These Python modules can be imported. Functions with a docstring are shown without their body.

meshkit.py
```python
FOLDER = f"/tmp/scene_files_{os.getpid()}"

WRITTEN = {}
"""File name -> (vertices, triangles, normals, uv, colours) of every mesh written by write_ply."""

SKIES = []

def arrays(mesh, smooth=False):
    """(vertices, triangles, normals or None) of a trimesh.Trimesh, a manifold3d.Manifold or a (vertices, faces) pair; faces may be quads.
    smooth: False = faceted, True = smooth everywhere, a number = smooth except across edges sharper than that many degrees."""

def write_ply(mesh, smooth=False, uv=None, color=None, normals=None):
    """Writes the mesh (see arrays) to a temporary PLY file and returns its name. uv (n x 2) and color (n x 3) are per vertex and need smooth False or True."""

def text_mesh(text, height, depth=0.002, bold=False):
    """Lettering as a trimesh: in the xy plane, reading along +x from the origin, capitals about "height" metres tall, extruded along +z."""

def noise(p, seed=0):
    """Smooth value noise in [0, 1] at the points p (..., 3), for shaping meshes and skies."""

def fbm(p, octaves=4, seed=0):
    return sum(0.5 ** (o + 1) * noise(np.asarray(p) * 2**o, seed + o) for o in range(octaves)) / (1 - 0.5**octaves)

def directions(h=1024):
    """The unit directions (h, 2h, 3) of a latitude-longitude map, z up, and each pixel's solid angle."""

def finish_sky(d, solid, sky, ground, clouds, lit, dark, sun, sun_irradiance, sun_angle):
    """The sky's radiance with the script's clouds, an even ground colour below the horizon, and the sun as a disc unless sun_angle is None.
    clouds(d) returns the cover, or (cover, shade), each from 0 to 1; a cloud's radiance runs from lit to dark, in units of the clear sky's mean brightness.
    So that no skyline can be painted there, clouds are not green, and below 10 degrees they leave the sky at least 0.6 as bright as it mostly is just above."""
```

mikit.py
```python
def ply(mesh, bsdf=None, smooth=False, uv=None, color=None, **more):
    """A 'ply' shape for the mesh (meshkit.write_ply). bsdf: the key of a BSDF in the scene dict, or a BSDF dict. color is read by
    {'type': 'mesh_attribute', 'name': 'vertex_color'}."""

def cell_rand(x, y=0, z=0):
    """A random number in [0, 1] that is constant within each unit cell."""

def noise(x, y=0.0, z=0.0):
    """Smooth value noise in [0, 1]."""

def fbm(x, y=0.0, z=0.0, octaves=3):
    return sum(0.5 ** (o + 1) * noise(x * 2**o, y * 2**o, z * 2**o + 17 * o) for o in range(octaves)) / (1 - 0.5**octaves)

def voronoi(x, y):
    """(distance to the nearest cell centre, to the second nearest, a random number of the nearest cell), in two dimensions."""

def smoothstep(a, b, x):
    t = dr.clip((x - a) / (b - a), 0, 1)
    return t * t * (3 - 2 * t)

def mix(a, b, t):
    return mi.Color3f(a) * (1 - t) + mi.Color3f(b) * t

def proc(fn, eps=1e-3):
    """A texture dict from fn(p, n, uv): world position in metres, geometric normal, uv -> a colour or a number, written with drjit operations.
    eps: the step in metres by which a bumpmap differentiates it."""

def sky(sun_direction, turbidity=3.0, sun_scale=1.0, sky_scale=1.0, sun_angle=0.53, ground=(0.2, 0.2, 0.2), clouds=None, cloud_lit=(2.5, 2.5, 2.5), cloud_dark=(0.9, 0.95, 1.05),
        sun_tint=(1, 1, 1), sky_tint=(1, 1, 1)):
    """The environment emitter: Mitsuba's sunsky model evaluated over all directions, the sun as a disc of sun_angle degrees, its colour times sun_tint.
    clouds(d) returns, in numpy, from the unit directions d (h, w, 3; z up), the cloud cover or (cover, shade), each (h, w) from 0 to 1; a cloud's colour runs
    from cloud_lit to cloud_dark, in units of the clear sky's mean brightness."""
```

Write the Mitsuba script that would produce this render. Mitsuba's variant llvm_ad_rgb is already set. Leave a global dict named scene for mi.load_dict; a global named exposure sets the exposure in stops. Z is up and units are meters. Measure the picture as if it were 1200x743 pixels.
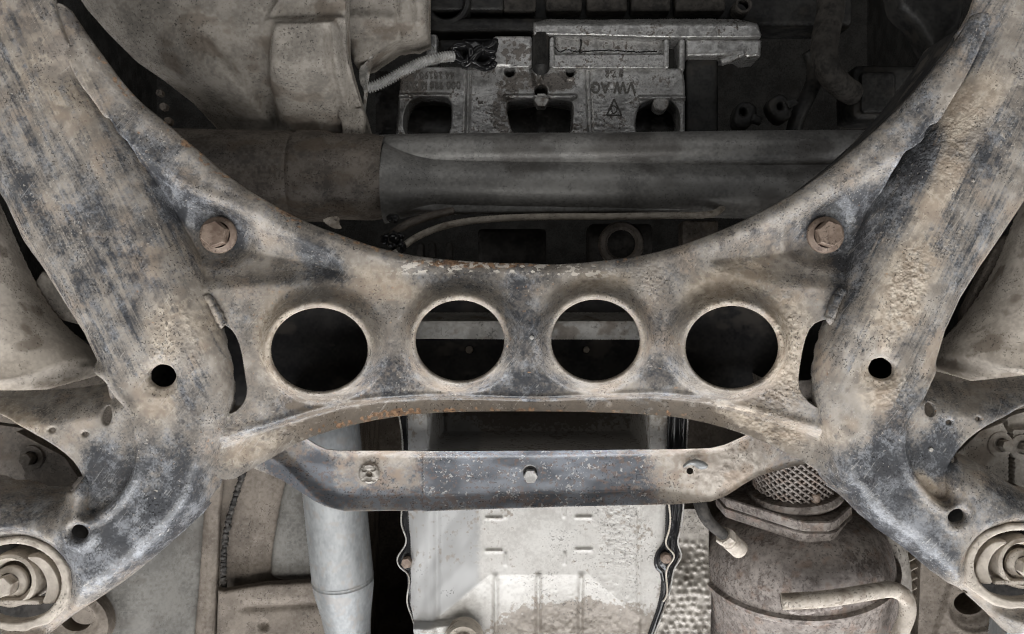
import math, random
import numpy as np
import trimesh, shapely
import drjit as dr
import mitsuba as mi
import mikit, meshkit
from mikit import noise, fbm, smoothstep, mix, voronoi
from shapely.geometry import Polygon, LineString
from scipy.spatial import Delaunay, cKDTree
from scipy.interpolate import splprep, splev

# The underside of a car on a lift, seen from below. X = picture right, Y = picture down, Z = up into the car.
# Working unit in the builders: millimetres; U/V are millimetre positions seen at one metre from the lens.
T = mi.ScalarTransform4f
rng = np.random.default_rng(5)
random.seed(5)
scene, labels = {}, {}
exposure = 0.82

# ------------------------------------------------------------------ camera, lights
scene['camera'] = {'type': 'perspective', 'fov': math.degrees(2 * math.atan(0.6)), 'fov_axis': 'x', 'near_clip': 0.01, 'far_clip': 50.0,
                   'to_world': T().look_at(origin=[0, 0, 0], target=[0, 0, 1], up=[0, -1, 0])}


def lamp(key, cx, cy, cz, sx, sy, tx, ty, tz, rad, label, cat='lamp'):
    m = T().look_at(origin=[cx, cy, cz], target=[tx, ty, tz], up=[0.013, 0.02, 1] if abs(cz - tz) < 1.5 else [0.01, 1, 0.02]) @ T().scale([sx / 2, sy / 2, 1])
    scene[key] = {'type': 'rectangle', 'to_world': m, 'bsdf': {'type': 'diffuse', 'reflectance': {'type': 'rgb', 'value': 0.3}},
                  'emitter': {'type': 'area', 'radiance': {'type': 'rgb', 'value': list(rad)}}}
    labels[key] = {'label': label, 'category': cat}


lamp('floor_lamp', 0.0, 1.35, -0.75, 2.2, 0.8, 0, 0, 1, (3.6, 3.55, 3.45), 'broad inspection lamp standing on the workshop floor behind the car')
lamp('strip_lamp', 0.0, 2.0, 0.1, 3.2, 0.9, 0, 0.0, 1.05, (5.1, 5.2, 5.4), 'long cool lamp panel behind the lifted car')
lamp('strip_lamp_001', 0.0, -1.3, -0.6, 2.4, 0.6, 0, -0.1, 1.05, (.5, .5, .5), 'long dim lamp panel in front of the lifted car')
lamp('side_lamp', -1.9, 0.3, -0.1, 2.2, 0.5, 0, 0, 1.05, (1.5, 1.47, 1.4), 'soft work lamp beside the left of the lift')
lamp('side_lamp_001', 1.9, 0.3, -0.1, 2.2, 0.5, 0, 0, 1.05, (1.5, 1.47, 1.4), 'soft work lamp beside the right of the lift')


# ------------------------------------------------------------------ helpers
def put(key, mesh, bsdf, smooth=32):
    k, n = key, 0
    while k in scene:
        n += 1
        k = f'{key}_{n:03d}'
    scene[k] = mikit.ply(mesh, bsdf, smooth=smooth)
    return k


def tag(key, label, cat=None, group=None, kind=None):
    e = {'label': label}
    if cat: e['category'] = cat
    if group: e['group'] = group
    if kind: e['kind'] = kind
    labels[key] = e


def at(u, v, d):
    return np.array([(u - 600) * d * 1e-6, (v - 371.5) * d * 1e-6, d * 1e-3])


def chaikin(p, n=2, closed=True):
    p = np.asarray(p, float)
    for _ in range(n):
        q = np.roll(p, -1, 0) if closed else p[1:]
        a = p if closed else p[:-1]
        r = np.stack([a * .75 + q * .25, a * .25 + q * .75], 1).reshape(-1, 2)
        p = r if closed else np.vstack([p[:1], r, p[-1:]])
    return p


def ellipse(cx, cy, rx, ry, n=96, a0=0, a1=2 * math.pi):
    a = np.linspace(a0, a1, n, endpoint=False) if a1 - a0 > 6.28 else np.linspace(a0, a1, n)
    return np.stack([cx + rx * np.cos(a), cy + ry * np.sin(a)], 1)


def resample(p, s, closed=True):
    p = np.asarray(p, float)
    if closed and not np.allclose(p[0], p[-1]): p = np.vstack([p, p[:1]])
    seg = np.hypot(*np.diff(p, axis=0).T)
    t = np.r_[0, np.cumsum(seg)]
    n = max(4, int(round(t[-1] / s)))
    q = np.linspace(0, t[-1], n + 1)
    out = np.stack([np.interp(q, t, p[:, k]) for k in (0, 1)], 1)
    return out[:-1] if closed else out


def rings(g):
    out = []
    for q in getattr(g, 'geoms', [g]):
        if q.geom_type == 'Polygon' and not q.is_empty:
            out.append(np.array(q.exterior.coords)); out += [np.array(i.coords) for i in q.interiors]
    return out


def pdist(u, v, line):
    """distance from points to a polyline"""
    pts = np.stack([u, v], -1)
    best = np.full(len(pts), 1e9)
    line = np.asarray(line, float)
    for a, b in zip(line[:-1], line[1:]):
        ab = b - a
        t = np.clip(((pts - a) @ ab) / max(ab @ ab, 1e-9), 0, 1)
        best = np.minimum(best, np.hypot(*(pts - a - t[:, None] * ab).T))
    return best


def sdf(u, v, poly):
    """positive inside"""
    P = Polygon(poly)
    dd = pdist(u, v, np.vstack([poly, poly[:1]]))
    return np.where(shapely.contains_xy(P, u, v), dd, -dd)


def sstep(a, b, x):
    t = np.clip((x - a) / (b - a), 0, 1)
    return t * t * (3 - 2 * t)


def nz(u, v, f, seed=0, octaves=3):
    return meshkit.fbm(np.stack([u / f, v / f, np.zeros_like(u) + seed * 3.7], -1), octaves, seed)


def stamp(outline, holes=(), d=1000, H=None, wall=4, s=3.0, insets=(1.2, 3.0, 5.5), sd=None):
    """A pressed sheet: outline and holes in U/V, front at distance d + H(u, v, edge distance) from the lens plane, solid to 'wall' behind it."""
    P = Polygon(outline, [h for h in holes])
    if not P.is_valid: P = P.buffer(0)
    pts = [resample(r, s) for r in rings(P)]
    dense = np.vstack([resample(r, 0.6) for r in rings(P)])
    tree = cKDTree(dense)
    last = 0
    for r in insets:
        q = [resample(x, s) for x in rings(P.buffer(-r, join_style=1)) if LineString(x).length > 4 * s]
        if q: pts += q; last = r
    x0, y0, x1, y1 = P.bounds
    gx, gy = np.meshgrid(np.arange(x0, x1, s), np.arange(y0, y1, s * .866))
    gx = gx + (np.arange(gx.shape[0]) % 2)[:, None] * s * .5
    g = np.stack([gx.ravel(), gy.ravel()], 1) + rng.normal(0, s * .04, (gx.size, 2))
    g = g[shapely.contains_xy(P, g[:, 0], g[:, 1])]
    g = g[tree.query(g)[0] > last + .55 * s]
    p = np.vstack(pts + [g])
    _, keep = np.unique(np.round(p, 2), axis=0, return_index=True)
    p = p[np.sort(keep)]
    tri = Delaunay(p).simplices
    c = p[tri].mean(1)
    tri = tri[shapely.contains_xy(P, c[:, 0], c[:, 1])]
    a = p[tri]
    area = np.cross(a[:, 1] - a[:, 0], a[:, 2] - a[:, 0])
    tri = np.where((area > 0)[:, None], tri[:, ::-1], tri)[np.abs(area) > 1e-6]
    dist = tree.query(p)[0]
    u, v = p.T
    z = d + (H(u, v, dist) if H is not None else np.zeros(len(p)))
    W = wall(u, v) if callable(wall) else wall
    k = (sd or d) * 1e-6
    front = np.stack([(u - 600) * k, (v - 371.5) * k, z * 1e-3], 1)
    back = front.copy(); back[:, 2] += np.asarray(W) * 1e-3
    e = np.vstack([tri[:, [0, 1]], tri[:, [1, 2]], tri[:, [2, 0]]])
    key = np.sort(e, 1)
    _, inv, cnt = np.unique(key, axis=0, return_inverse=True, return_counts=True)
    be = e[cnt[inv.ravel()] == 1]
    n = len(p)
    side = np.vstack([np.stack([be[:, 1], be[:, 0], be[:, 0] + n], 1), np.stack([be[:, 1], be[:, 0] + n, be[:, 1] + n], 1)])
    m = trimesh.Trimesh(np.vstack([front, back]), np.vstack([tri, tri[:, ::-1] + n, side]), process=False)
    m.remove_unreferenced_vertices()
    return m


def quarter(dist, R, h):
    t = 1 - np.clip(dist / R, 0, 1)
    return h * (1 - np.sqrt(np.maximum(1 - t * t, 0)))


def spline(pts, n=60):
    pts = np.asarray(pts, float)
    if len(pts) < 3:
        t = np.linspace(0, 1, n)[:, None]
        return pts[:1] * (1 - t) + pts[-1:] * t
    tck, _ = splprep(pts.T, s=0, k=min(3, len(pts) - 1))
    return np.array(splev(np.linspace(0, 1, n), tck)).T


def tube(path, r, sides=20, caps=True, wobble=0):
    """path n x 3 in metres, r metres (number or array)"""
    path = np.asarray(path, float); n = len(path)
    r = np.broadcast_to(np.asarray(r, float), n)
    t = np.gradient(path, axis=0); t /= np.linalg.norm(t, axis=1, keepdims=True)
    ref = np.array([0, 0, 1.0]) if abs(t[0][2]) < .9 else np.array([1.0, 0, 0])
    x = ref - t[0] * (ref @ t[0]); x /= np.linalg.norm(x)
    a = np.arange(sides) * 2 * math.pi / sides
    V = []
    for i in range(n):
        x = x - t[i] * (x @ t[i]); x /= np.linalg.norm(x)
        y = np.cross(t[i], x)
        V.append(path[i] + r[i] * (np.cos(a)[:, None] * x + np.sin(a)[:, None] * y))
    V = np.vstack(V)
    i, j = np.meshgrid(np.arange(n - 1), np.arange(sides), indexing='ij')
    A = i * sides + j; B = i * sides + (j + 1) % sides
    F = np.vstack([np.stack([A, B, B + sides], -1).reshape(-1, 3), np.stack([A, B + sides, A + sides], -1).reshape(-1, 3)])
    if caps:
        V = np.vstack([V, path[:1], path[-1:]])
        k = np.arange(sides)
        F = np.vstack([F, np.stack([(k + 1) % sides, k, k * 0 + n * sides], 1), np.stack([(n - 1) * sides + k, (n - 1) * sides + (k + 1) % sides, k * 0 + n * sides + 1], 1)])
    return trimesh.Trimesh(V, F, process=False)


def lathe(profile, origin, axis, sides=48, rot=0.0, squash=None):
    """profile [(radius, along)] in metres"""
    pr = np.asarray(profile, float)
    t = np.asarray(axis, float); t /= np.linalg.norm(t)
    ref = np.array([0, 0, 1.0]) if abs(t[2]) < .9 else np.array([1.0, 0, 0])
    x = ref - t * (ref @ t); x /= np.linalg.norm(x)
    y = np.cross(t, x)
    a = np.arange(sides) * 2 * math.pi / sides + rot
    V = np.vstack([np.asarray(origin) + t * h + r * (np.cos(a)[:, None] * x + np.sin(a)[:, None] * y) for r, h in pr])
    n = len(pr)
    i, j = np.meshgrid(np.arange(n - 1), np.arange(sides), indexing='ij')
    A = i * sides + j; B = i * sides + (j + 1) % sides
    F = np.vstack([np.stack([A, B, B + sides], -1).reshape(-1, 3), np.stack([A, B + sides, A + sides], -1).reshape(-1, 3)])
    return trimesh.Trimesh(V, F, process=False)


def join(*m):
    return trimesh.util.concatenate(list(m))


def sc(f, *a):
    """a U/V point or outline pulled towards the picture middle by f (the same place on a nearer or deeper surface)"""
    a = np.asarray(a[0] if len(a) == 1 else a, float)
    return (a - [600, 371.5]) * f + [600, 371.5]


def hexhead(c, r, h, rot=0.0, flange=None, axis=(0, 0, -1)):
    """a hexagon bolt head standing on c (metres), h towards axis"""
    cr = r * .92
    hx = lathe([(0, -.002), (r, -.002), (r, h * .93), (cr, h), (0, h)], c, axis, 6, rot)
    if flange:
        fl = lathe([(0, -.002), (flange, -.002), (flange, h * .12), (flange * .93, h * .2), (r, h * .3)], c, axis, 40)
        return join(hx, fl)
    return hx


def bevbox(u0, v0, u1, v1, d, depth, b=1.5, s=6, tilt=None, corner=2.0):
    """a block whose front face spans u0..u1, v0..v1 at distance d, 'depth' mm deep, with rounded front edges"""
    pl = Polygon([(u0 + corner, v0 + corner), (u1 - corner, v0 + corner), (u1 - corner, v1 - corner), (u0 + corner, v1 - corner)]).buffer(corner, 6)
    return stamp(np.array(pl.exterior.coords)[:-1], d=d, H=lambda u, v, e: quarter(e, b, b) + (tilt(u, v) if tilt else 0), wall=depth, s=s, insets=(b * .3, b, b * 2))


# ------------------------------------------------------------------ materials
def uvw(p):
    return p.x * 1000 + 600, p.y * 1000 + 371.5, p.z * 1000


def blob(u, v, cx, cy, rx, ry, deg=0.0):
    a = math.radians(deg); c, s = math.cos(a), math.sin(a)
    x, y = (u - cx) * c + (v - cy) * s, (v - cy) * c - (u - cx) * s
    return 1 - smoothstep(0.35, 1.25, dr.sqrt(dr.square(x / rx) + dr.square(y / ry)))


def blobs(u, v, table):
    t = mi.Float(0)
    for k, *b in table:
        t = t + k * blob(u, v, *b)
    return t


# bare paint (+) and caked road dirt (-) on the subframe, with shade painted on the right rail's inner flank: strength, centre, radii, turn
PAINT_AND_SHADE = [(.20, 30, 200, 45, 75, -25), (.13, 130, 290, 70, 90, 25), (.10, 150, 400, 30, 70, 10), (.5, 180, 590, 70, 84, 30), (.45, 120, 545, 26, 40, 10), (.3, 120, 650, 60, 46, -30), (-.3, 185, 560, 22, 14, -40), (.16, 230, 450, 22, 60),
         (.6, 226, 247, 62, 20, 32), (.45, 196, 236, 16, 44, -25), (.3, 258, 268, 44, 30, 0), (.40, 375, 302, 40, 18, 30), (.22, 385, 325, 40, 9, 5), (.15, 330, 330, 45, 7), (.26, 560, 466, 170, 7, 1), (.26, 335, 491, 60, 8, -18), (.14, 800, 465, 60, 7), (.26, 615, 385, 34, 85), (.20, 570, 328, 100, 14), (.24, 462, 440, 50, 28), (.22, 615, 452, 80, 18),
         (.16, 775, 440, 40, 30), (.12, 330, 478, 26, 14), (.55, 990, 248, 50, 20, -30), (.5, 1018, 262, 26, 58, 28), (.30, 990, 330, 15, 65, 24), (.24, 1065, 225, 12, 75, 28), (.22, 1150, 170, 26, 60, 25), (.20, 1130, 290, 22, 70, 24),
         (.22, 1050, 480, 22, 40, 20), (.5, 1025, 550, 62, 62, -30), (.52, 1060, 630, 60, 40, 35), (.48, 1100, 525, 30, 40), (.22, 1170, 482, 40, 16, -15), (.2, 1160, 590, 60, 30), (.2, 40, 600, 70, 25), (.12, 170, 180, 60, 30, 40),
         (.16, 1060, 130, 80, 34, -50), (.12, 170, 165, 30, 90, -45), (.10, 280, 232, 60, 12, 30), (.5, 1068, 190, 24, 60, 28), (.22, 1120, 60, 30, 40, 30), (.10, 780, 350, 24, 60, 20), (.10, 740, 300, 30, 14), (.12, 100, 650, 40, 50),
         (-.28, 378, 409, 66, 58), (-.28, 540, 398, 61, 56), (-.28, 696, 398, 61, 56), (-.22, 852, 406, 64, 57), (-.14, 75, 90, 45, 90, -25), (-.22, 215, 390, 45, 50), (-.20, 195, 460, 40, 40), (-.25, 325, 395, 30, 60), (-.25, 855, 330, 80, 26, -20), (-.28, 920, 400, 40, 70), (-.30, 1050, 340, 34, 80, 24), (-.25, 1090, 215, 26, 60, 30), (-.28, 1130, 130, 40, 60, 35),
         (-.25, 1020, 450, 34, 40), (-.25, 990, 510, 34, 26), (-.26, 900, 500, 70, 22, 22), (-.5, 1078, 566, 26, 13, 45), (-.2, 300, 525, 60, 18, -22), (-.2, 450, 330, 60, 24, 20), (-.2, 20, 490, 60, 14, 20), (-.2, 700, 330, 50, 14)]
RUST = [(.46, 560, 309, 96, 7, 1), (.30, 420, 282, 70, 8, 20), (.30, 320, 241, 60, 8, 34), (.28, 232, 178, 60, 9, 42), (.2, 140, 92, 60, 9, 50), (.2, 720, 305, 60, 6, -6), (.34, 430, 492, 80, 8, -12), (.28, 560, 484, 130, 7), (.08, 250, 510, 22, 20), (.10, 540, 398, 66, 58), (.08, 696, 398, 66, 58), (.10, 380, 408, 76, 66), (.05, 850, 408, 70, 62),
        (.13, 260, 310, 24, 16), (.08, 150, 365, 60, 60), (.14, 1140, 340, 18, 80, 24), (.14, 1092, 482, 22, 8), (.14, 1115, 495, 12, 8), (.14, 1146, 491, 12, 8), (.10, 60, 505, 40, 12, 25), (.3, 720, 486, 90, 7), (.12, 100, 570, 10, 40)]
CAKE = [(1, 915, 400, 30, 62), (1, 900, 455, 50, 24, 20), (1, 1052, 345, 24, 62, 20), (.8, 870, 305, 42, 14, -25), (.7, 1110, 175, 40, 60, 30), (.8, 910, 500, 60, 22, 22), (.5, 215, 410, 40, 50), (.6, 760, 330, 30, 24), (.5, 265, 500, 26, 24), (.6, 1030, 450, 34, 34), (.4, 330, 500, 60, 16, -20)]


GRIME = [(.2, 60, 40, 60, 70), (.2, 930, 285, 50, 30), (.16, 1130, 190, 40, 40), (.14, 160, 330, 50, 60, 20)]


def sub_fields(p):
    u, v, w = uvw(p)
    left = u < 600
    rail = smoothstep(-8, 8, dr.select(left, dr.minimum(66 + .55 * v, 276) - u, u - dr.maximum(1146 - .47 * v, 952)))
    ac = dr.select(left, .9 * u - .44 * v, .9 * u + .44 * v)
    al = dr.select(left, .44 * u + .9 * v, -.44 * u + .9 * v)
    big = fbm(u / 38, v / 38, w / 60, 3)
    fine = fbm(u / 6, v / 6, w / 6, 3)
    streak = fbm(ac / 6.5, al / 85, w / 60, 3)
    rail = rail * (1 - smoothstep(430, 480, v) * .8)
    grain = fbm(u / 1.9 + 7, v / 1.9, w / 1.9, 2)
    s2 = fbm(ac / 2.2 + 50, al / 48, w / 40, 2)
    tex = (big - .5) * .6 + (fine - .5) * .5 + (grain - .5) * .42 + rail * ((streak - .5) * .7 + (s2 - .5) * .6)
    bias = blobs(u, v, PAINT_AND_SHADE)
    return u, v, w, ac, al, big, fine, streak, tex, bias


def sub_paint(p):
    f = sub_fields(p)
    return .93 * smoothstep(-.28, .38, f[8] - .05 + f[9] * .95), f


def sub_color(p, n, uv):
    paint, (u, v, w, ac, al, big, fine, streak, tex, bias) = sub_paint(p)
    film = fbm(u / 17 + 40, v / 17, w / 20, 3)
    film2 = fbm(u / 5, v / 5, w / 9 + 7, 2)
    grain = fbm(u / 1.7 + 30, v / 1.7, w / 1.9, 2)
    pc = mix((.034, .038, .045), (.20, .21, .228), smoothstep(.42, .74, film * .45 + film2 * .25 + grain * .3))
    dust = mix((.195, .170, .144), (.345, .310, .268), smoothstep(.3, .7, film * .6 + fine * .4))
    dust = mix(dust, mix((.29, .235, .18), (.45, .39, .315), smoothstep(.3, .7, fine)), smoothstep(-.02, .26, .5 * (big - .5) + .4 * (fine - .5) - bias))
    dust = mix(dust, (.33, .255, .19), .45 * smoothstep(.5, .7, fbm(u / 31 + 9, v / 31, w / 30, 3)))
    grime = smoothstep(-.06, .16, .55 * fbm(u / 13 + 90, v / 13, w / 20, 4) + .45 * fine - .62 + blobs(u, v, GRIME))
    dust = mix(dust, (.125, .105, .09), .75 * grime)
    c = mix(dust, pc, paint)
    oil = smoothstep(-.05, .12, fbm(u / 11, v / 7, w / 8 + 3, 3) - .5 + blobs(u, v, [(.30, 560, 481, 190, 13, 1), (.26, 400, 495, 90, 13, -14), (.22, 800, 486, 90, 14, 12)]) + .02)
    oil = oil * smoothstep(458, 470, v) * smoothstep(300, 340, u) * (1 - smoothstep(900, 960, u))
    c = mix(c, mix((.095, .08, .066), (.17, .135, .10), fine), .8 * oil)
    rn = fbm(u / 4.5, v / 4.5, w / 5 + 31, 4)
    rust = smoothstep(.0, .10, rn - .78 + 1.0 * blobs(u, v, RUST))
    rc = mix((.20, .10, .045), (.48, .27, .14), smoothstep(.35, .65, fbm(u / 3 + 5, v / 3, w / 3, 2)))
    c = mix(c, rc, .6 * rust)
    peel = smoothstep(.0, .05, fbm(u / 6 + 80, v / 3, 0, 3) - .56) * (1 - smoothstep(5, 11, dr.abs(v - 311 - .0004 * dr.square(u - 560)))) * (1 - smoothstep(90, 150, dr.abs(u - 590)))
    c = mix(c, (.68, .63, .56), .85 * peel)
    pit = smoothstep(.70, .80, noise(u / 1.5, v / 1.5, w / 1.5)) * smoothstep(.42, .62, fbm(u / 21, v / 21 + 60, w / 30, 2))
    c = c * (1 - .62 * pit)
    spk = smoothstep(.82, .9, noise(u / 1.9 + 300, v / 1.9, w / 1.9)) * smoothstep(.44, .6, fbm(u / 26 + 11, v / 26, w / 30, 2))
    c = mix(c, (.46, .42, .37), .5 * spk)
    scr = smoothstep(.86, .92, noise((u * .8 + v * .6) / .9, (v * .8 - u * .6) / 16, 3)) * smoothstep(.5, .6, fbm(u / 30 + 70, v / 30, 0, 2))
    c = mix(c, (.46, .44, .41), .28 * scr)
    return c


def sub_rough(p, n, uv):
    paint, f = sub_paint(p)
    return .66 - .38 * paint + .12 * (f[6] - .5)


def sub_bump(p, n, uv):
    u, v, w = uvw(p)
    cake = dr.clip(blobs(u, v, CAKE), 0, 1)
    f1 = fbm(u / 3.3, v / 3.3, w / 3.3, 3)
    f2 = fbm(u / 1.6 + 20, v / 1.6, w / 1.6, 2)
    return (f1 * (.30 + 2.6 * cake) + f2 * (.25 + .6 * cake)) * .001


def flat(rgb):
    return {'type': 'rgb', 'value': list(rgb)}


def mat(key, color, rough=.85, metallic=0.0, spec=.4, bump=None, eps=5e-4):
    b = {'type': 'principled', 'base_color': mikit.proc(color) if callable(color) else flat(color), 'roughness': mikit.proc(rough) if callable(rough) else rough,
         'metallic': metallic, 'specular': spec}
    if bump is not None:
        b = {'type': 'bumpmap', 'arbitrary': mikit.proc(bump, eps), 'scale': 1.0, 'bsdf': b}
    scene[key] = {'type': 'twosided', 'bsdf': b}
    return key


def dirt_bump(p, n, uv):
    u, v, w = uvw(p)
    return (fbm(u / 5, v / 5, w / 5, 3) * .7 + fbm(u / 1.7, v / 1.7, w / 1.7, 2) * .35) * .001


def dusty(dark, light, pit=.5, f=20.0, stain=(.13, .10, .075), stain_k=.6):
    def fn(p, n, uv):
        u, v, w = uvw(p)
        a = fbm(u / f, v / f, w / f, 4); b = fbm(u / 3.5, v / 3.5, w / 3.5, 3)
        c = mix(dark, light, smoothstep(.3, .7, .6 * a + .4 * b))
        s = smoothstep(.56, .70, fbm(u / (f * 1.7) + 31, v / (f * 1.2), w / f + 9, 4))
        c = mix(c, stain, stain_k * s)
        k = smoothstep(.70, .79, noise(u / 1.7 + 9, v / 1.7, w / 1.7)) * smoothstep(.40, .60, fbm(u / 27 + 5, v / 27, w / 27, 2))
        return c * (1 - pit * k)
    return fn


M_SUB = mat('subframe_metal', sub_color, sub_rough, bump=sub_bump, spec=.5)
M_DUST = mat('tan_dust', dusty((.37, .325, .275), (.54, .485, .42), .45), .9, bump=dirt_bump)
M_CASE = mat('casing_metal', dusty((.185, .168, .148), (.335, .305, .268), .6, 26), .8, bump=dirt_bump)
M_RING = mat('ring_dust', dusty((.30, .265, .225), (.42, .375, .32), .5, 14), .9, bump=dirt_bump)
M_CAST = mat('cast_aluminium', dusty((.32, .315, .305), (.66, .655, .64), .6, 21, (.05, .042, .034), .8), .4, .45, bump=dirt_bump)


def sump_color(p, n, uv):
    u, v, w = uvw(p)
    u = (u - 600) / 1.29 + 600; v = (v - 371.5) / 1.29 + 371.5
    fine = fbm(u / 3, v / 3, w / 4, 3); big = fbm(u / 14, v / 14, w / 14, 3)
    c = mix((.26, .256, .25), (.58, .575, .565), smoothstep(.3, .7, .5 * fine + .5 * big))
    oil = smoothstep(-.05, .10, .55 * fine + .45 * big - .59 + blobs(u, v, [(.2, 615, 96, 34, 15), (.2, 655, 96, 22, 13), (.12, 590, 130, 16, 34), (.18, 482, 100, 24, 30), (.12, 700, 150, 40, 8), (.1, 775, 98, 30, 14), (.14, 600, 60, 18, 14)]))  # oil stains, plus shade painted in at the left end of the block
    c = mix(c, mix((.035, .028, .022), (.14, .115, .095), fine), .85 * oil)
    pit = smoothstep(.68, .78, noise(u / 1.4, v / 1.4, w / 1.6)) * smoothstep(.45, .6, big)
    return c * (1 - .5 * pit)


def sump_rough(p, n, uv):
    u, v, w = uvw(p)
    return .20 + .32 * fbm(u / 7, v / 7, w / 7, 3)


M_SUMP = mat('oily_sump', sump_color, sump_rough, .6, bump=dirt_bump)
M_TUBE = mat('tube_metal', dusty((.08, .068, .058), (.18, .155, .132), .5, 22), .5)
M_BLACK = mat('black_plastic', dusty((.012, .012, .0125), (.034, .033, .031), .2, 16, (.055, .048, .04), .4), .5, spec=.35)
M_GLOSS = mat('black_gloss', (.012, .012, .013), .16, spec=.6)
M_STEEL = mat('bright_steel', dusty((.30, .29, .275), (.48, .47, .45), .4, 5), .42, .6)
M_BOLT = mat('dusty_bolt', dusty((.13, .092, .07), (.215, .165, .13), .6, 9, (.075, .048, .035), .7), .55, .15)
M_EDGE = mat('edge_metal', dusty((.2, .195, .18), (.42, .40, .37), .5, 9), .55, .3)
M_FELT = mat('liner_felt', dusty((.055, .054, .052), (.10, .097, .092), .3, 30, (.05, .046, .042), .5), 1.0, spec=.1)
M_BAY_SHADE = mat('bay_shade', dusty((.012, .0115, .011), (.05, .046, .042), .3, 14, (.16, .155, .15), .5), .4)  # near-black colour that paints in the shade of the sump bays
M_LETTER = mat('oily_lettering', (.10, .095, .088), .6)
M_AXLE = mat('axle_metal', dusty((.15, .147, .142), (.265, .26, .25), .35, 40, (.05, .043, .038), .5), .42, .2)
M_CONDUIT = mat('conduit_plastic', dusty((.26, .26, .255), (.45, .445, .435), .3, 12), .6)
M_INNER = mat('inner_plate_dust', dusty((.24, .23, .215), (.36, .35, .33), .4, 12), .85, bump=dirt_bump)
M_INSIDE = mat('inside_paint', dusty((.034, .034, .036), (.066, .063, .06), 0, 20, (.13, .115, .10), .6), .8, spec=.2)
M_LINE = mat('line_metal', dusty((.32, .285, .24), (.48, .435, .37), .4, 10), .6)


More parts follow.
